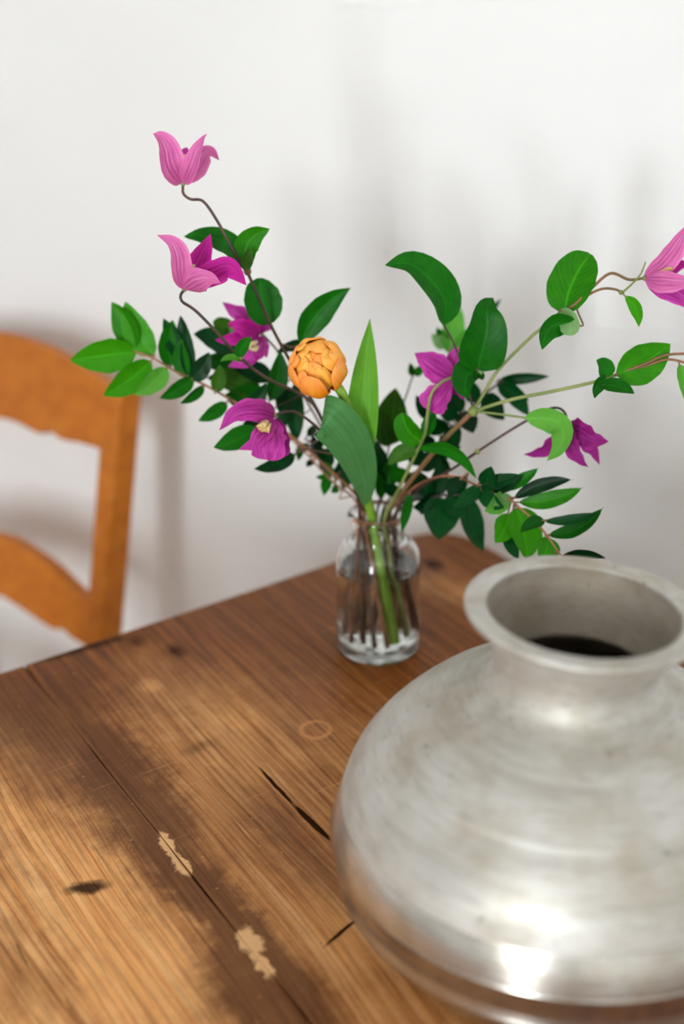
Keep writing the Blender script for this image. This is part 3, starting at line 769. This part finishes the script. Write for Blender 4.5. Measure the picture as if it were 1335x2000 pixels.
def stamens(parent, px, py, d, r, dirv, n=16, ln=0.010):
    """a brush of short cream filaments"""
    c = at(px, py, d); dv = (CR * dirv[0] - CU * dirv[1] - CF * dirv[2]).normalized(); rnd = random.Random(int(px * py))
    a = dv.orthogonal().normalized(); b = dv.cross(a); m = MB()
    for i in range(n):
        th = rnd.uniform(0, 6.28); rr = r * math.sqrt(rnd.random()); o_ = c + (a * math.cos(th) + b * math.sin(th)) * rr
        e = o_ + dv * ln * rnd.uniform(.8, 1.1) + (o_ - c) * 0.35
        V, F = tube_data([o_, o_.lerp(e, .7), e], [.0005, .0007, .0009], 5); m.add(V, F)
    return build('stamens', m.v, m.f, M_stamen, parent)
def flower(parent, px, py, d):
    """an Empty-less flower: the little green base is the mesh, petals are its sub-parts"""
    c = at(px, py, d); V, F = tube_data([c + CU * k for k in (-.002, -.001, .0005, .0018)], [.0007, .0016, .0019, .0009], 8)
    return build('flower', V, F, MS['green'], parent)
def petal(fl, pts, w, mat='l', **kw):
    kw.setdefault('shape', 'petal'); kw.setdefault('cup', 0.16); kw.setdefault('ripple', 0.03)
    return blade('petal', pts, w, MP[mat], fl, nu=18, nv=10, **kw)
def plant(name, label, cat, group=None): return empty(name, J(0, 0, 0.012), 0, label, cat, group)

# ------------------------------------------------------------------ tulip
GR = 'cut flower stems in the glass jar'; GB = 'leafy green branches in the glass jar'
tu = plant('tulip', 'orange double tulip with two broad green leaves in the glass jar', 'tulip', GR)
stem(tu, [(640, 738, .915), (664, 762, .922), (680, 800, .932), (692, 850, .950), (704, 920, .985)], .0036, .0042, 'tulip', (-0.006, -0.0115), seg=12)
def tulip_head(parent, px, py, d, Rr):
    c = at(px, py, d)
    ax = (-CF * 0.90 + CU * 0.26 - CR * 0.20).normalized()      # looks out of the bunch, a little up
    a0 = (CU - CU.dot(ax) * ax).normalized(); b0 = ax.cross(a0)
    V, F = tube_data([c - ax * (Rr * 1.10), c - ax * (Rr * 0.97), c - ax * (Rr * .8)], [.003, .005, .006], 10)
    head = build('blossom', V, F, MS['tulip'], parent)
    rnd = random.Random(5)
    def pet(phi, Rs, half, th1, push, curl, elong=1.0, k=0):
        """cupped petal: a patch of an egg-shaped shell, from the base (behind) round to a tip that leans inwards"""
        nu, nv = 16, 10; V = []; UV = []
        for i in range(nu + 1):
            t = i / nu; th = PI - (PI - th1) * t                  # polar angle from the axis
            wf = (max(.02, t) ** .55) * (max(0.0, 1 - t ** 3.2)) ** .5 + .02
            for j in range(nv + 1):
                x = -1 + 2 * j / nv
                p_ = phi + x * half * wf / max(.45, math.sin(th))
                rs = Rs * (1 + curl * max(0, t - .6) * 1.5) * (1 - 0.05 * x * x) + .0006 * math.sin(7 * t + 5 * x + k)
                V.append(c + push * ax + rs * (math.cos(th) * 1.02 * elong * ax + math.sin(th) * (math.cos(p_) * a0 + math.sin(p_) * b0)))
                UV.append((j / nv, t))
        F = [(i * (nv + 1) + j, i * (nv + 1) + j + 1, (i + 1) * (nv + 1) + j + 1, (i + 1) * (nv + 1) + j) for i in range(nu) for j in range(nv)]
        o = build('petal', V, F, M_tulip, head, True, UV); sm = o.modifiers.new('thickness', 'SOLIDIFY'); sm.thickness = .0011; sm.offset = 0
    for k, (ph, th1, hf, rs) in enumerate(((18, 50, .86, 1.0), (-48, 46, .80, .98), (-108, 52, .82, 1.0), (176, 40, .72, 1.04), (118, 50, .84, .99), (66, 47, .78, .97))):
        pet(R(ph), Rr * rs, hf, R(th1), 0, .03, 1.0, k)
    for k, (ph, th1, hf) in enumerate(((-20, 15, .80), (-92, 22, .78), (40, 20, .74), (108, 12, .80), (-160, 26, .70), (170, 18, .66))):
        pet(R(ph + 8), Rr * (.90 - .022 * k), hf, R(th1), -Rr * .02 * k / 3, -.06, 1.0, k + 9)
    for k, (ph, th1, hf) in enumerate(((-75, 38, .50), (150, 34, .46), (42, 37, .44), (92, 30, .42))):
        pet(R(ph), Rr * (.955 - .01 * k), hf, R(th1), 0, .0, 1.0, k + 40)
    for k, (ph, th1) in enumerate(((50, 8), (-60, 6), (175, 9))):
        pet(R(ph), Rr * .70, .95, R(th1), Rr * .02, -.04, 1.05, k + 20)
    for k, ph in enumerate((10, 130, 250)):
        pet(R(ph), Rr * .50, 1.10, R(3), Rr * .16, -.02, 1.10, k + 60)
tulip_head(tu, 620, 717, .905, 57 * .905 / FPX)
blade('leaf', [(701, 912, .976), (703, 850, .945), (707, 780, .935), (714, 700, .928), (722, 622, .925)], 62, ML['t'], tu, 'lance', 8, 0.10, 0.16, nu=24, nv=10)
blade('leaf', [(711, 990, 1.012), (711, 955, .985), (700, 905, .955), (676, 855, .930), (643, 818, .915), (630, 812, .925)], 88, ML['u'], tu, 'tongue', -10, -0.08, 0.05, nu=26, nv=10)

# ------------------------------------------------------------------ clematis with the tallest flower
c1 = plant('clematis_stem', 'tall clematis stem whose upright pink flower stands highest against the wall', 'clematis', GR)
stem(c1, [(357, 360, .90), (358, 378, .90), (372, 389, .90), (396, 393, .902), (420, 425, .905), (445, 470, .91), (468, 512, .915), (484, 534, .92)], .0010, .0012, 'dark')
stem(c1, [(484, 534, .92), (505, 582, .93), (527, 632, .945), (552, 680, .957), (585, 738, .975), (620, 802, .99), (655, 868, 1.005), (698, 945, 1.02)], .0012, .0016, 'ink', (-0.006, 0.004))
knot(c1, 483, 530, .918, .0030, 'brown')
fl = flower(c1, 357, 359, .90)
petal(fl, [(355, 357, .899), (336, 326, .885), (328, 290, .880), (315, 268, .880), (299, 261, .884)], 52, 'l', roll=14, cup=.20, twist=10)
petal(fl, [(359, 357, .898), (374, 330, .884), (385, 297, .880), (396, 272, .880), (404, 261, .880)], 38, 'l', roll=-22, cup=.24, twist=-20)
petal(fl, [(361, 355, .905), (384, 325, .915), (400, 300, .920), (414, 297, .922), (428, 313, .922)], 42, 'l', roll=12, cup=.14)
petal(fl, [(357, 354, .908), (360, 320, .925), (362, 298, .930), (366, 288, .935)], 40, 'n', roll=0, cup=.20)
stamens(fl, 362, 335, .905, .002, (0.1, -1, .1), 14, .012)
leaf(c1, (480, 527), (359, 462), 46, .922, .935, 'm', bow=28, roll=30, shape='ovate')
leaf(c1, (484, 522), (526, 447), 46, .917, .912, 'b', bow=-24, roll=-18, twist=40)
leaf(c1, (480, 530), (490, 484), 24, .912, .908, 'o', bow=-4, roll=20)
leaf(c1, (529, 632), (507, 543), 74, .952, .948, 'm', bow=-6, roll=10, shape='round')
leaf(c1, (586, 674), (684, 562), 54, .965, .950, 'm', bow=-16, roll=12, shape='lance')
stem(c1, [(549, 672, .957), (570, 678, .962), (588, 672, .965)], .0008, .0008, 'dark', name='leaf_stalk')
leaf(c1, (527, 782), (546, 684), 40, .985, .975, 'm', bow=6, roll=15, shape='lance')
leaf(c1, (604, 676), (540, 690), 22, 0.985, .985, 'd', bow=8)

# ------------------------------------------------------------------ clematis with the open pink flower below it
c2 = plant('clematis_stem', 'clematis stem with an open pink flower, two petals up and one reaching right', 'clematis', GR)
stem(c2, [(362, 565, .90), (352, 574, .90), (354, 589, .90), (376, 602, .905), (410, 635, .91), (466, 696, .925), (520, 738, .94), (600, 778, .955), (632, 828, .97), (655, 885, .985), (696, 950, 1.01)], .0011, .0014, 'dark', (-0.012, 0.001))
knot(c2, 469, 700, .925, .0020, 'green')
fl = flower(c2, 360, 565, .90)
petal(fl, [(358, 564, .899), (353, 530, .890), (351, 500, .886), (338, 474, .884), (307, 459, .882)], 42, 'l', roll=16, cup=.16, twist=-8)
petal(fl, [(366, 548, .905), (384, 522, .912), (400, 490, .914), (411, 457, .912)], 46, 'k', roll=-14, cup=.18)
petal(fl, [(358, 565, .898), (382, 551, .878), (408, 545, .872), (431, 553, .872)], 54, 'l', roll=8, cup=-.26)
petal(fl, [(374, 552, .902), (420, 532, .892), (448, 524, .888), (481, 557, .884)], 50, 'k', roll=-6, cup=-.10)
stamens(fl, 366, 541, .898, .0022, (.4, -1, .5), 18, .010)
leaf(c2, (468, 700), (492, 659), 26, .924, .914, 'm', bow=-8, roll=10)
leaf(c2, (470, 704), (430, 706), 14, .924, .910, 'g', bow=6, roll=40)

# ------------------------------------------------------------------ purple clematis behind the stems
c3 = plant('clematis_stem', 'clematis stem with a drooping purple flower behind the thin crossing stem', 'clematis', GR)
stem(c3, [(515, 655, .995), (545, 690, .995), (580, 750, 1.0), (625, 830, 1.015), (690, 945, 1.03)], .0009, .0013, 'grey', (-0.007, 0.012))
fl = flower(c3, 512, 655, .99)
petal(fl, [(505, 650, .988), (482, 622, .975), (455, 605, .970), (434, 590, .975)], 36, 'n', roll=12, cup=-.1, ripple=.06)
petal(fl, [(508, 652, .985), (480, 640, .968), (455, 634, .965), (448, 640, .97)], 40, 'k', roll=-10, cup=.1, ripple=.06)
petal(fl, [(512, 655, .990), (505, 672, .968), (495, 690, .962), (500, 705, .965)], 50, 'n', roll=10, cup=-.12, ripple=.06, shape='frill')
petal(fl, [(506, 656, .99), (470, 658, .975), (440, 664, .972), (420, 664, .975)], 34, 'k', roll=-20, cup=.1, ripple=.06)
petal(fl, [(508, 662, .988), (492, 690, .975), (475, 705, .97), (445, 716, .975)], 40, 'n', roll=14, cup=.08, ripple=.07)
petal(fl, [(510, 652, .995), (508, 634, .985), (495, 622, .98)], 46, 'n', roll=0, cup=-.1, ripple=.05)
stamens(fl, 500, 672, .960, .0030, (-.4, .5, .8), 22, .007)
for (b, t_, w, m_, bw, sh) in (((470, 694), (378, 652), 52, 'd', 8, 'ovate'), ((468, 704), (392, 700), 40, 'm', -6, 'ovate'), ((462, 660), (416, 628), 36, 'o', 4, 'round'), ((520, 772), (438, 772), 54, 'm', -4, 'ovate'),
                               ((508, 770), (404, 738), 48, 'o', 8, 'ovate'), ((580, 860), (582, 735), 36, 'd', -6, 'lance'), ((470, 660), (447, 640), 30, 'p', 4, 'round'), ((530, 742), (452, 716), 40, 'd', 6, 'ovate'), ((556, 812), (540, 742), 36, 'd', 4, 'ovate')):
    leaf(c3, b, t_, w, 1.01, 1.0, m_, bow=bw, shape=sh)

# ------------------------------------------------------------------ clematis drooping low on the left
c4 = plant('clematis_stem', 'clematis stem arching down to a ragged magenta flower with a cream centre', 'clematis', GR)
stem(c4, [(538, 810, .938), (556, 804, .938), (580, 806, .942), (622, 838, .955), (650, 880, .972), (690, 948, 1.0)], .0010, .0014, 'dark', (-0.014, -0.006))
fl = flower(c4, 537, 811, .938)
petal(fl, [(538, 812, .938), (505, 800, .920), (462, 806, .912), (428, 840, .912)], 46, 'n', roll=14, cup=-.14, ripple=.07, twist=-15)
petal(fl, [(536, 818, .935), (530, 845, .918), (524, 872, .908), (520, 898, .910)], 66, 'n', roll=6, cup=.06, ripple=.10, shape='frill')
petal(fl, [(540, 815, .94), (545, 840, .930), (546, 870, .925), (545, 892, .925)], 40, 's', roll=-10, cup=.05, ripple=.08, shape='frill')
petal(fl, [(532, 820, .93), (510, 850, .912), (492, 868, .908), (466, 878, .912)], 38, 'n', roll=20, cup=.05, ripple=.10)
petal(fl, [(538, 812, .942), (512, 806, .945), (490, 812, .945), (478, 822, .945)], 44, 's', roll=0, cup=.1, ripple=.05)
stamens(fl, 521, 826, .916, .0036, (-.45, .8, .6), 34, .007)
leaf(c4, (498, 834), (417, 874), 44, .965, .955, 'm', bow=-8)
leaf(c4, (575, 888), (496, 916), 30, .985, .965, 'd', bow=-6)

# ------------------------------------------------------------------ clematis in the middle
c5 = plant('clematis_stem', 'clematis stem bent over behind a magenta flower between the dark leaves', 'clematis', GR)
stem(c5, [(884, 737, .948), (862, 746, .938), (842, 768, .936), (834, 810, .942), (830, 845, .952), (814, 882, .97), (782, 948, 1.0)], .0011, .0015, 'green', (0.005, -0.01))
fl = flower(c5, 884, 738, .950)
petal(fl, [(883, 740, .952), (860, 722, .948), (838, 706, .945), (809, 690, .945)], 58, 'n', roll=16, cup=-.16, ripple=.05)
petal(fl, [(883, 742, .952), (868, 762, .948), (852, 780, .946), (838, 802, .948)], 60, 'n', roll=-12, cup=-.14, ripple=.05, shape='frill')
petal(fl, [(885, 740, .952), (900, 738, .955), (912, 728, .958), (920, 716, .96)], 50, 's', roll=10, cup=-.1, ripple=.06)
petal(fl, [(884, 738, .955), (884, 712, .96), (888, 694, .96), (902, 678, .96)], 34, 'n', roll=-16, cup=.1, ripple=.05)
petal(fl, [(885, 742, .955), (896, 756, .96), (902, 768, .96), (900, 780, .96)], 44, 's', roll=0, cup=.1, ripple=.06)
leaf(c5, (818, 876), (930, 934), 26, .965, .945, 'm', bow=-26, roll=42)
leaf(c5, (815, 880), (758, 908), 34, .97, .975, 'o', bow=10)
leaf(c5, (822, 862), (786, 806), 46, .965, .955, 'b', bow=-10, shape='round')
leaf(c5, (826, 852), (846, 796), 28, .96, .955, 'm', bow=4)

# ------------------------------------------------------------------ forked clematis reaching right
c6 = plant('clematis_stem', 'long forked clematis stem reaching right with broad oval leaves and a pale pink flower', 'clematis', GR)
ND = (924, 803, .940)
stem(c6, [ND, (870, 856, .96), (802, 938, 1.0), (766, 988, 1.02)], .0020, .0023, 'brown', (0.0075, 0.0))
knot(c6, 924, 803, .94, .0042, 'green')
stem(c6, [ND, (948, 762, .935), (975, 720, .93), (1040, 655, .915), (1092, 615, .905)], .0014, .0012, 'green', name='side_stem')
stem(c6, [(1092, 615, .905), (1125, 592, .90), (1158, 560, .897), (1192, 534, .895), (1228, 546, .895), (1259, 543, .895)], .0013, .0010, 'brown', name='flower_stalk')
stem(c6, [(1098, 611, .905), (1135, 584, .90), (1172, 565, .898), (1200, 565, .898), (1214, 572, .898)], .0011, .0009, 'brown', name='flower_stalk')
stem(c6, [(1214, 572, .898), (1232, 556, .895), (1250, 536, .893), (1260, 512, .893)], .0009, .0005, 'green', name='tendril')
stem(c6, [ND, (1000, 780, .93), (1080, 764, .92), (1160, 746, .912), (1205, 731, .908)], .0015, .0013, 'green', name='side_stem')
stem(c6, [(1200, 733, .908), (1258, 711, .902), (1298, 694, .90), (1350, 690, .90)], .0013, .0010, 'brown', name='side_stem')
stem(c6, [(1205, 731, .909), (1262, 714, .903), (1305, 702, .90), (1350, 712, .90)], .0011, .0009, 'brown', name='side_stem')
stem(c6, [ND, (975, 809, .935), (1026, 816, .93)], .0010, .0009, 'green', name='leaf_stalk')
stem(c6, [ND, (905, 728, .938), (886, 672, .935), (866, 634, .932)], .0008, .0008, 'dark', name='leaf_stalk')
knot(c6, 1094, 614, .905, .0026, 'brown'); knot(c6, 1212, 571, .898, .0018, 'green')
fl = flower(c6, 1258, 543, .895)
petal(fl, [(1258, 540, .895), (1290, 518, .890), (1318, 485, .887), (1348, 432, .885)], 44, 'l', roll=18, cup=.2)
petal(fl, [(1258, 545, .894), (1290, 549, .882), (1325, 551, .878), (1362, 548, .878)], 44, 'l', roll=-8, cup=-.18)
petal(fl, [(1262, 548, .898), (1295, 562, .895), (1330, 580, .893), (1362, 612, .893)], 40, 'n', roll=10, cup=.15)
petal(fl, [(1260, 540, .90), (1292, 528, .91), (1322, 518, .915), (1350, 515, .915)], 40, 'k', roll=0, cup=.2)
stamens(fl, 1285, 534, .892, .0020, (1, -.3, .3), 14, .010)
blade('leaf', [(866, 634, .932), (868, 590, .925), (842, 548, .915), (800, 516, .908), (752, 518, .905)], 74, ML['m'], c6, 'ovate', 34, .06, .14, twist=-10, seed=3)
blade('leaf', [(932, 722, .93), (942, 680, .920), (950, 640, .914), (950, 604, .912), (962, 582, .918)], 92, ML['m'], c6, 'heart', 8, .08, .06, seed=4)
leaf(c6, (936, 716), (914, 778), 58, .935, .925, 'm', bow=18, roll=24, shape='heart')
leaf(c6, (914, 700), (940, 732), 20, .935, .930, 'p', bow=-8, roll=30)
leaf(c6, (1102, 612), (1152, 496), 88, .904, .905, 'b', bow=-10, roll=-12, shape='round', cup=.05)
leaf(c6, (1094, 606), (1112, 656), 38, .902, .892, 'p', bow=-10, roll=14, shape='strap', cup=.12)
leaf(c6, (1124, 634), (1058, 683), 44, .898, .892, 'm', bow=26, roll=-20, cup=.14)
leaf(c6, (1203, 731), (1308, 672), 76, .905, .902, 'b', bow=6, roll=10, shape='ovate', cup=.04)
leaf(c6, (1186, 738), (1160, 778), 24, .906, .895, 'm', bow=8, roll=-28); leaf(c6, (1184, 738), (1164, 703), 34, .906, .900, 'm', bow=6, roll=30)
leaf(c6, (1172, 752), (1238, 769), 28, .904, .892, 'm', bow=-6, roll=-30)
leaf(c6, (1220, 578), (1247, 639), 24, .896, .890, 'b', bow=-10, roll=14, shape='lance')
leaf(c6, (1326, 712), (1340, 790), 26, .90, .895, 'g', bow=-4)
blade('leaf', [(1026, 816, .93), (1070, 818, .922), (1098, 838, .915), (1092, 875, .912), (1068, 900, .912)], 50, ML['g'], c6, 'ovate', 16, .10, .08, seed=6)

# ------------------------------------------------------------------ clematis hanging right
c7 = plant('clematis_stem', 'thin clematis stem hooking over to a torn purple flower hanging at the right', 'clematis', GR)
stem(c7, [(1107, 830, .94), (1105, 810, .94), (1090, 796, .94), (1062, 803, .94), (1000, 838, .95), (932, 882, .965), (886, 914, .98), (806, 962, 1.01)], .0010, .0013, 'dark', (0.014, -0.005))
knot(c7, 932, 882, .965, .0024, 'green')
fl = flower(c7, 1108, 828, .94)
petal(fl, [(1108, 830, .94), (1132, 845, .930), (1158, 860, .926), (1188, 862, .926)], 50, 's', roll=16, cup=.12, ripple=.14)
petal(fl, [(1110, 832, .94), (1140, 862, .932), (1160, 885, .93), (1170, 908, .93)], 30, 's', roll=-10, cup=.08, ripple=.14)
petal(fl, [(1104, 832, .938), (1112, 865, .928), (1128, 895, .926), (1148, 912, .928)], 34, 's', roll=12, cup=.06, ripple=.14)
petal(fl, [(1102, 832, .945), (1080, 862, .945), (1056, 882, .945), (1022, 888, .945)], 30, 's', roll=-22, cup=.08, ripple=.14)

# ------------------------------------------------------------------ leafy branches
def branch(label, name='leafy_branch'): return plant(name, label, 'branch', GB)
l1 = branch('leafy branch with large glossy bright green leaves reaching left over the chair')
stem(l1, [(262, 686, .98), (300, 700, .98), (345, 727, .98), (400, 752, .985), (470, 792, .99), (560, 845, 1.0), (640, 915, 1.015), (696, 968, 1.028)], .0009, .0016, 'twig', (-0.0155, 0.006))
for (b, t_, w, m_, bw) in (((266, 688), (137, 704), 66, 'b', 2), ((258, 682), (218, 590), 48, 'b', 8), ((300, 694), (245, 589), 56, 'b', -8), ((294, 706), (202, 773), 54, 'b', -4), ((326, 719), (262, 771), 40, 'g', -4),
                           ((333, 715), (337, 625), 46, 'm', -6), ((350, 700), (319, 622), 34, 'd', 2), ((356, 690), (352, 616), 26, 'd', 4), ((362, 737), (354, 662), 34, 'm', -4), ((374, 742), (408, 688), 38, 'd', 4),
                           ((377, 738), (312, 778), 32, 'm', -4), ((398, 754), (352, 788), 20, 'm', -2), ((442, 786), (387, 822), 28, 'm', -4), ((372, 736), (366, 640), 30, 'd', -4), ((420, 765), (428, 712), 30, 'o', 4),
                           ((480, 800), (520, 748), 30, 'd', 4), ((505, 815), (470, 850), 24, 'd', 2), ((540, 835), (575, 780), 26, 'd', 4)):
    leaf(l1, b, t_, w, .982, .972, m_, bow=bw)
l2 = branch('fine twig with small dark leaves low beside the drooping magenta flower')
l2p = [(520, 800, 1.022), (560, 848, 1.022), (600, 888, 1.025), (648, 940, 1.030), (698, 978, 1.032)]
stem(l2, l2p, .0007, .0013, 'twig', (-0.011, -0.012))
stem(l2, [(612, 838, 1.024), (610, 872, 1.024), (640, 930, 1.030)], .0006, .0009, 'ink', name='side_twig')
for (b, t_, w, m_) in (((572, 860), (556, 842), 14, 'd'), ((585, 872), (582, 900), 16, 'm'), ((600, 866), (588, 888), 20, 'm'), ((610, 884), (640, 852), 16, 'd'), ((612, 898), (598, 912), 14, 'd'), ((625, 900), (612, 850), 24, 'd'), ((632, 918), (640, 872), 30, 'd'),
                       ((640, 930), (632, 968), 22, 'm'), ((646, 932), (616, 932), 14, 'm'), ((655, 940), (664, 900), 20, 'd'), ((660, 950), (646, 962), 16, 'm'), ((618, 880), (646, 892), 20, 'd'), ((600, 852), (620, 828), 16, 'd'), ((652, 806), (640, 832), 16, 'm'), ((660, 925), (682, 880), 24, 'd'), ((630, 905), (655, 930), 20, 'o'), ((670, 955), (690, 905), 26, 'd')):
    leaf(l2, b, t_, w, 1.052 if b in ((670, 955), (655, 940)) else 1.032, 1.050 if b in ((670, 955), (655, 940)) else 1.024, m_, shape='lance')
m1 = branch('thin grey twig with tiny leaf tips rising behind the tulip leaf')
stem(m1, [(806, 732, 1.04), (792, 775, 1.035), (770, 832, 1.035), (758, 878, 1.035), (748, 950, 1.035)], .0007, .0011, 'grey', (0.0, 0.01))
for (b, t_, w, m_, sh) in (((762, 868), (772, 758), 66, 'o', 'ovate'), ((758, 872), (742, 800), 44, 'o', 'ovate'), ((805, 735), (800, 708), 14, 'm', 'lance'), ((808, 732), (832, 716), 18, 'm', 'lance'), ((746, 940), (730, 858), 44, 'd', 'ovate'), ((750, 960), (772, 888), 36, 'm', 'ovate'),
                           ((748, 955), (722, 900), 30, 'd', 'ovate'), ((745, 975), (738, 920), 22, 'm', 'lance')):
    leaf(m1, b, t_, w, 1.035, 1.025, m_, shape=sh)
m2 = branch('soft leafy shoot with blurred light green leaves behind the pointed leaf')
stem(m2, [(884, 668, 1.07), (868, 730, 1.06), (832, 830, 1.05), (786, 935, 1.045)], .0008, .0012, 'grey', (0.006, 0.014))
for (b, t_, w, m_) in (((876, 690), (892, 586), 44, 'g'), ((884, 684), (962, 628), 40, 'g'), ((868, 680), (842, 652), 24, 'p'), ((872, 672), (852, 640), 22, 'm'), ((930, 640), (978, 584), 16, 'm'), ((880, 690), (935, 660), 36, 'g'), ((866, 735), (836, 694), 26, 'm'), ((950, 660), (985, 670), 14, 'm')):
    leaf(m2, b, t_, w, 1.07, 1.06, m_)
r3 = branch('branch of dark glossy leaves behind the forked clematis stem')
stem(r3, [(985, 742, 1.02), (940, 775, 1.02), (890, 835, 1.02), (820, 915, 1.025), (770, 975, 1.03)], .0009, .0015, 'ink', (0.011, 0.009))
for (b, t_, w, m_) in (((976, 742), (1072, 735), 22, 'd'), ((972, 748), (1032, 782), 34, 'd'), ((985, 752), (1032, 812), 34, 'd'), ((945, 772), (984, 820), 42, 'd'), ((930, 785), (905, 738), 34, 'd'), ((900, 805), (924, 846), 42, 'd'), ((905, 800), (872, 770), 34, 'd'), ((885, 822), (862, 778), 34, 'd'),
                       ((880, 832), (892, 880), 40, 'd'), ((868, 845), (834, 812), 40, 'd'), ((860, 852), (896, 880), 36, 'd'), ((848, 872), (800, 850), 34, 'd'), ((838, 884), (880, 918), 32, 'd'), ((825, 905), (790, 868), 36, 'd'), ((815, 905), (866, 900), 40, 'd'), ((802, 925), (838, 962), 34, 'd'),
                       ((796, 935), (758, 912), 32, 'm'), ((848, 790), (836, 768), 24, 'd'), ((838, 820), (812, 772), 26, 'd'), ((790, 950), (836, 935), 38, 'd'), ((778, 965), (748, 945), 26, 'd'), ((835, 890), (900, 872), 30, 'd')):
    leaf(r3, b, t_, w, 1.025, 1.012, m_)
r1 = branch('reddish twig with long tapering leaves sweeping right above the pot rim')
stem(r1, [(1095, 1086, .915), (1055, 1030, .925), (1010, 988, .935), (990, 972, .94), (935, 950, .955), (885, 930, .968), (838, 936, .985), (796, 962, 1.01)], .0008, .0014, 'twig', (0.0155, 0.002))
for (b, t_, w, m_, bw) in (((935, 948), (1010, 926), 30, 'd', 4), ((948, 950), (959, 911), 36, 'd', 0), ((972, 953), (1054, 911), 26, 'm', 8), ((960, 955), (1020, 930), 28, 'd', 4), ((1003, 973), (1122, 936), 28, 'd', -8), ((1013, 981), (1142, 950), 34, 'b', 10), ((1062, 1018), (1172, 1000), 20, 'd', 6), ((1070, 1046), (1180, 988), 30, 'm', 16),
                           ((1007, 992), (1028, 1094), 64, 'b', -6), ((992, 1003), (966, 1060), 46, 'b', -6), ((988, 966), (946, 998), 38, 'g', -4), ((1000, 972), (962, 988), 24, 'p', 2), ((1062, 1016), (1016, 1040), 26, 'm', 4), ((1036, 1014), (1064, 1018), 22, 'm', 2), ((1070, 1050), (1052, 1106), 46, 'b', -4), ((998, 1020), (1012, 1092), 34, 'd', 8), ((1094, 1092), (1182, 1090), 22, 'd', -8),
                           ((932, 948), (886, 990), 30, 'd', -6), ((938, 956), (984, 992), 32, 'd', 4), ((900, 935), (876, 972), 26, 'd', 4)):
    leaf(r1, b, t_, w, .942 if b[0] < 1040 else .928, .93 if b[0] < 1040 else .915, m_, bow=bw, shape='drip' if t_[0] > 1040 and t_[1] < 1020 else 'ovate')
r2 = branch('low branch of deep green drooping leaves beside the jar lip')
stem(r2, [(924, 972, 1.004), (880, 966, 1.006), (830, 974, 1.012), (796, 982, 1.020)], .0009, .0013, 'ink', (0.011, -0.011))
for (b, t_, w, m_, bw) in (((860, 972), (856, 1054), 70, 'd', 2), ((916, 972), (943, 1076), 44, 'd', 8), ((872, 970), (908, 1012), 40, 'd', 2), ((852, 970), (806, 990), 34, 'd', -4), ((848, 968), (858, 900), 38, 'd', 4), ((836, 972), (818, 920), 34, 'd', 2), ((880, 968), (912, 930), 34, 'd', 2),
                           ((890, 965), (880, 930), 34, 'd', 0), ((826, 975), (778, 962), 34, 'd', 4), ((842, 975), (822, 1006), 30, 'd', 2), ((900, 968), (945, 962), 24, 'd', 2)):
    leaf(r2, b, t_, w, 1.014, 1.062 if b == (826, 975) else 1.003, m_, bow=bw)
blade('leaf', [(800, 963, 1.004), (797, 988, .998), (791, 1014, .992), (784, 1042, .987)], 22, ML['m'], r1, 'lance', 20, .05, .12)

finish_stems()
finish_stalks()
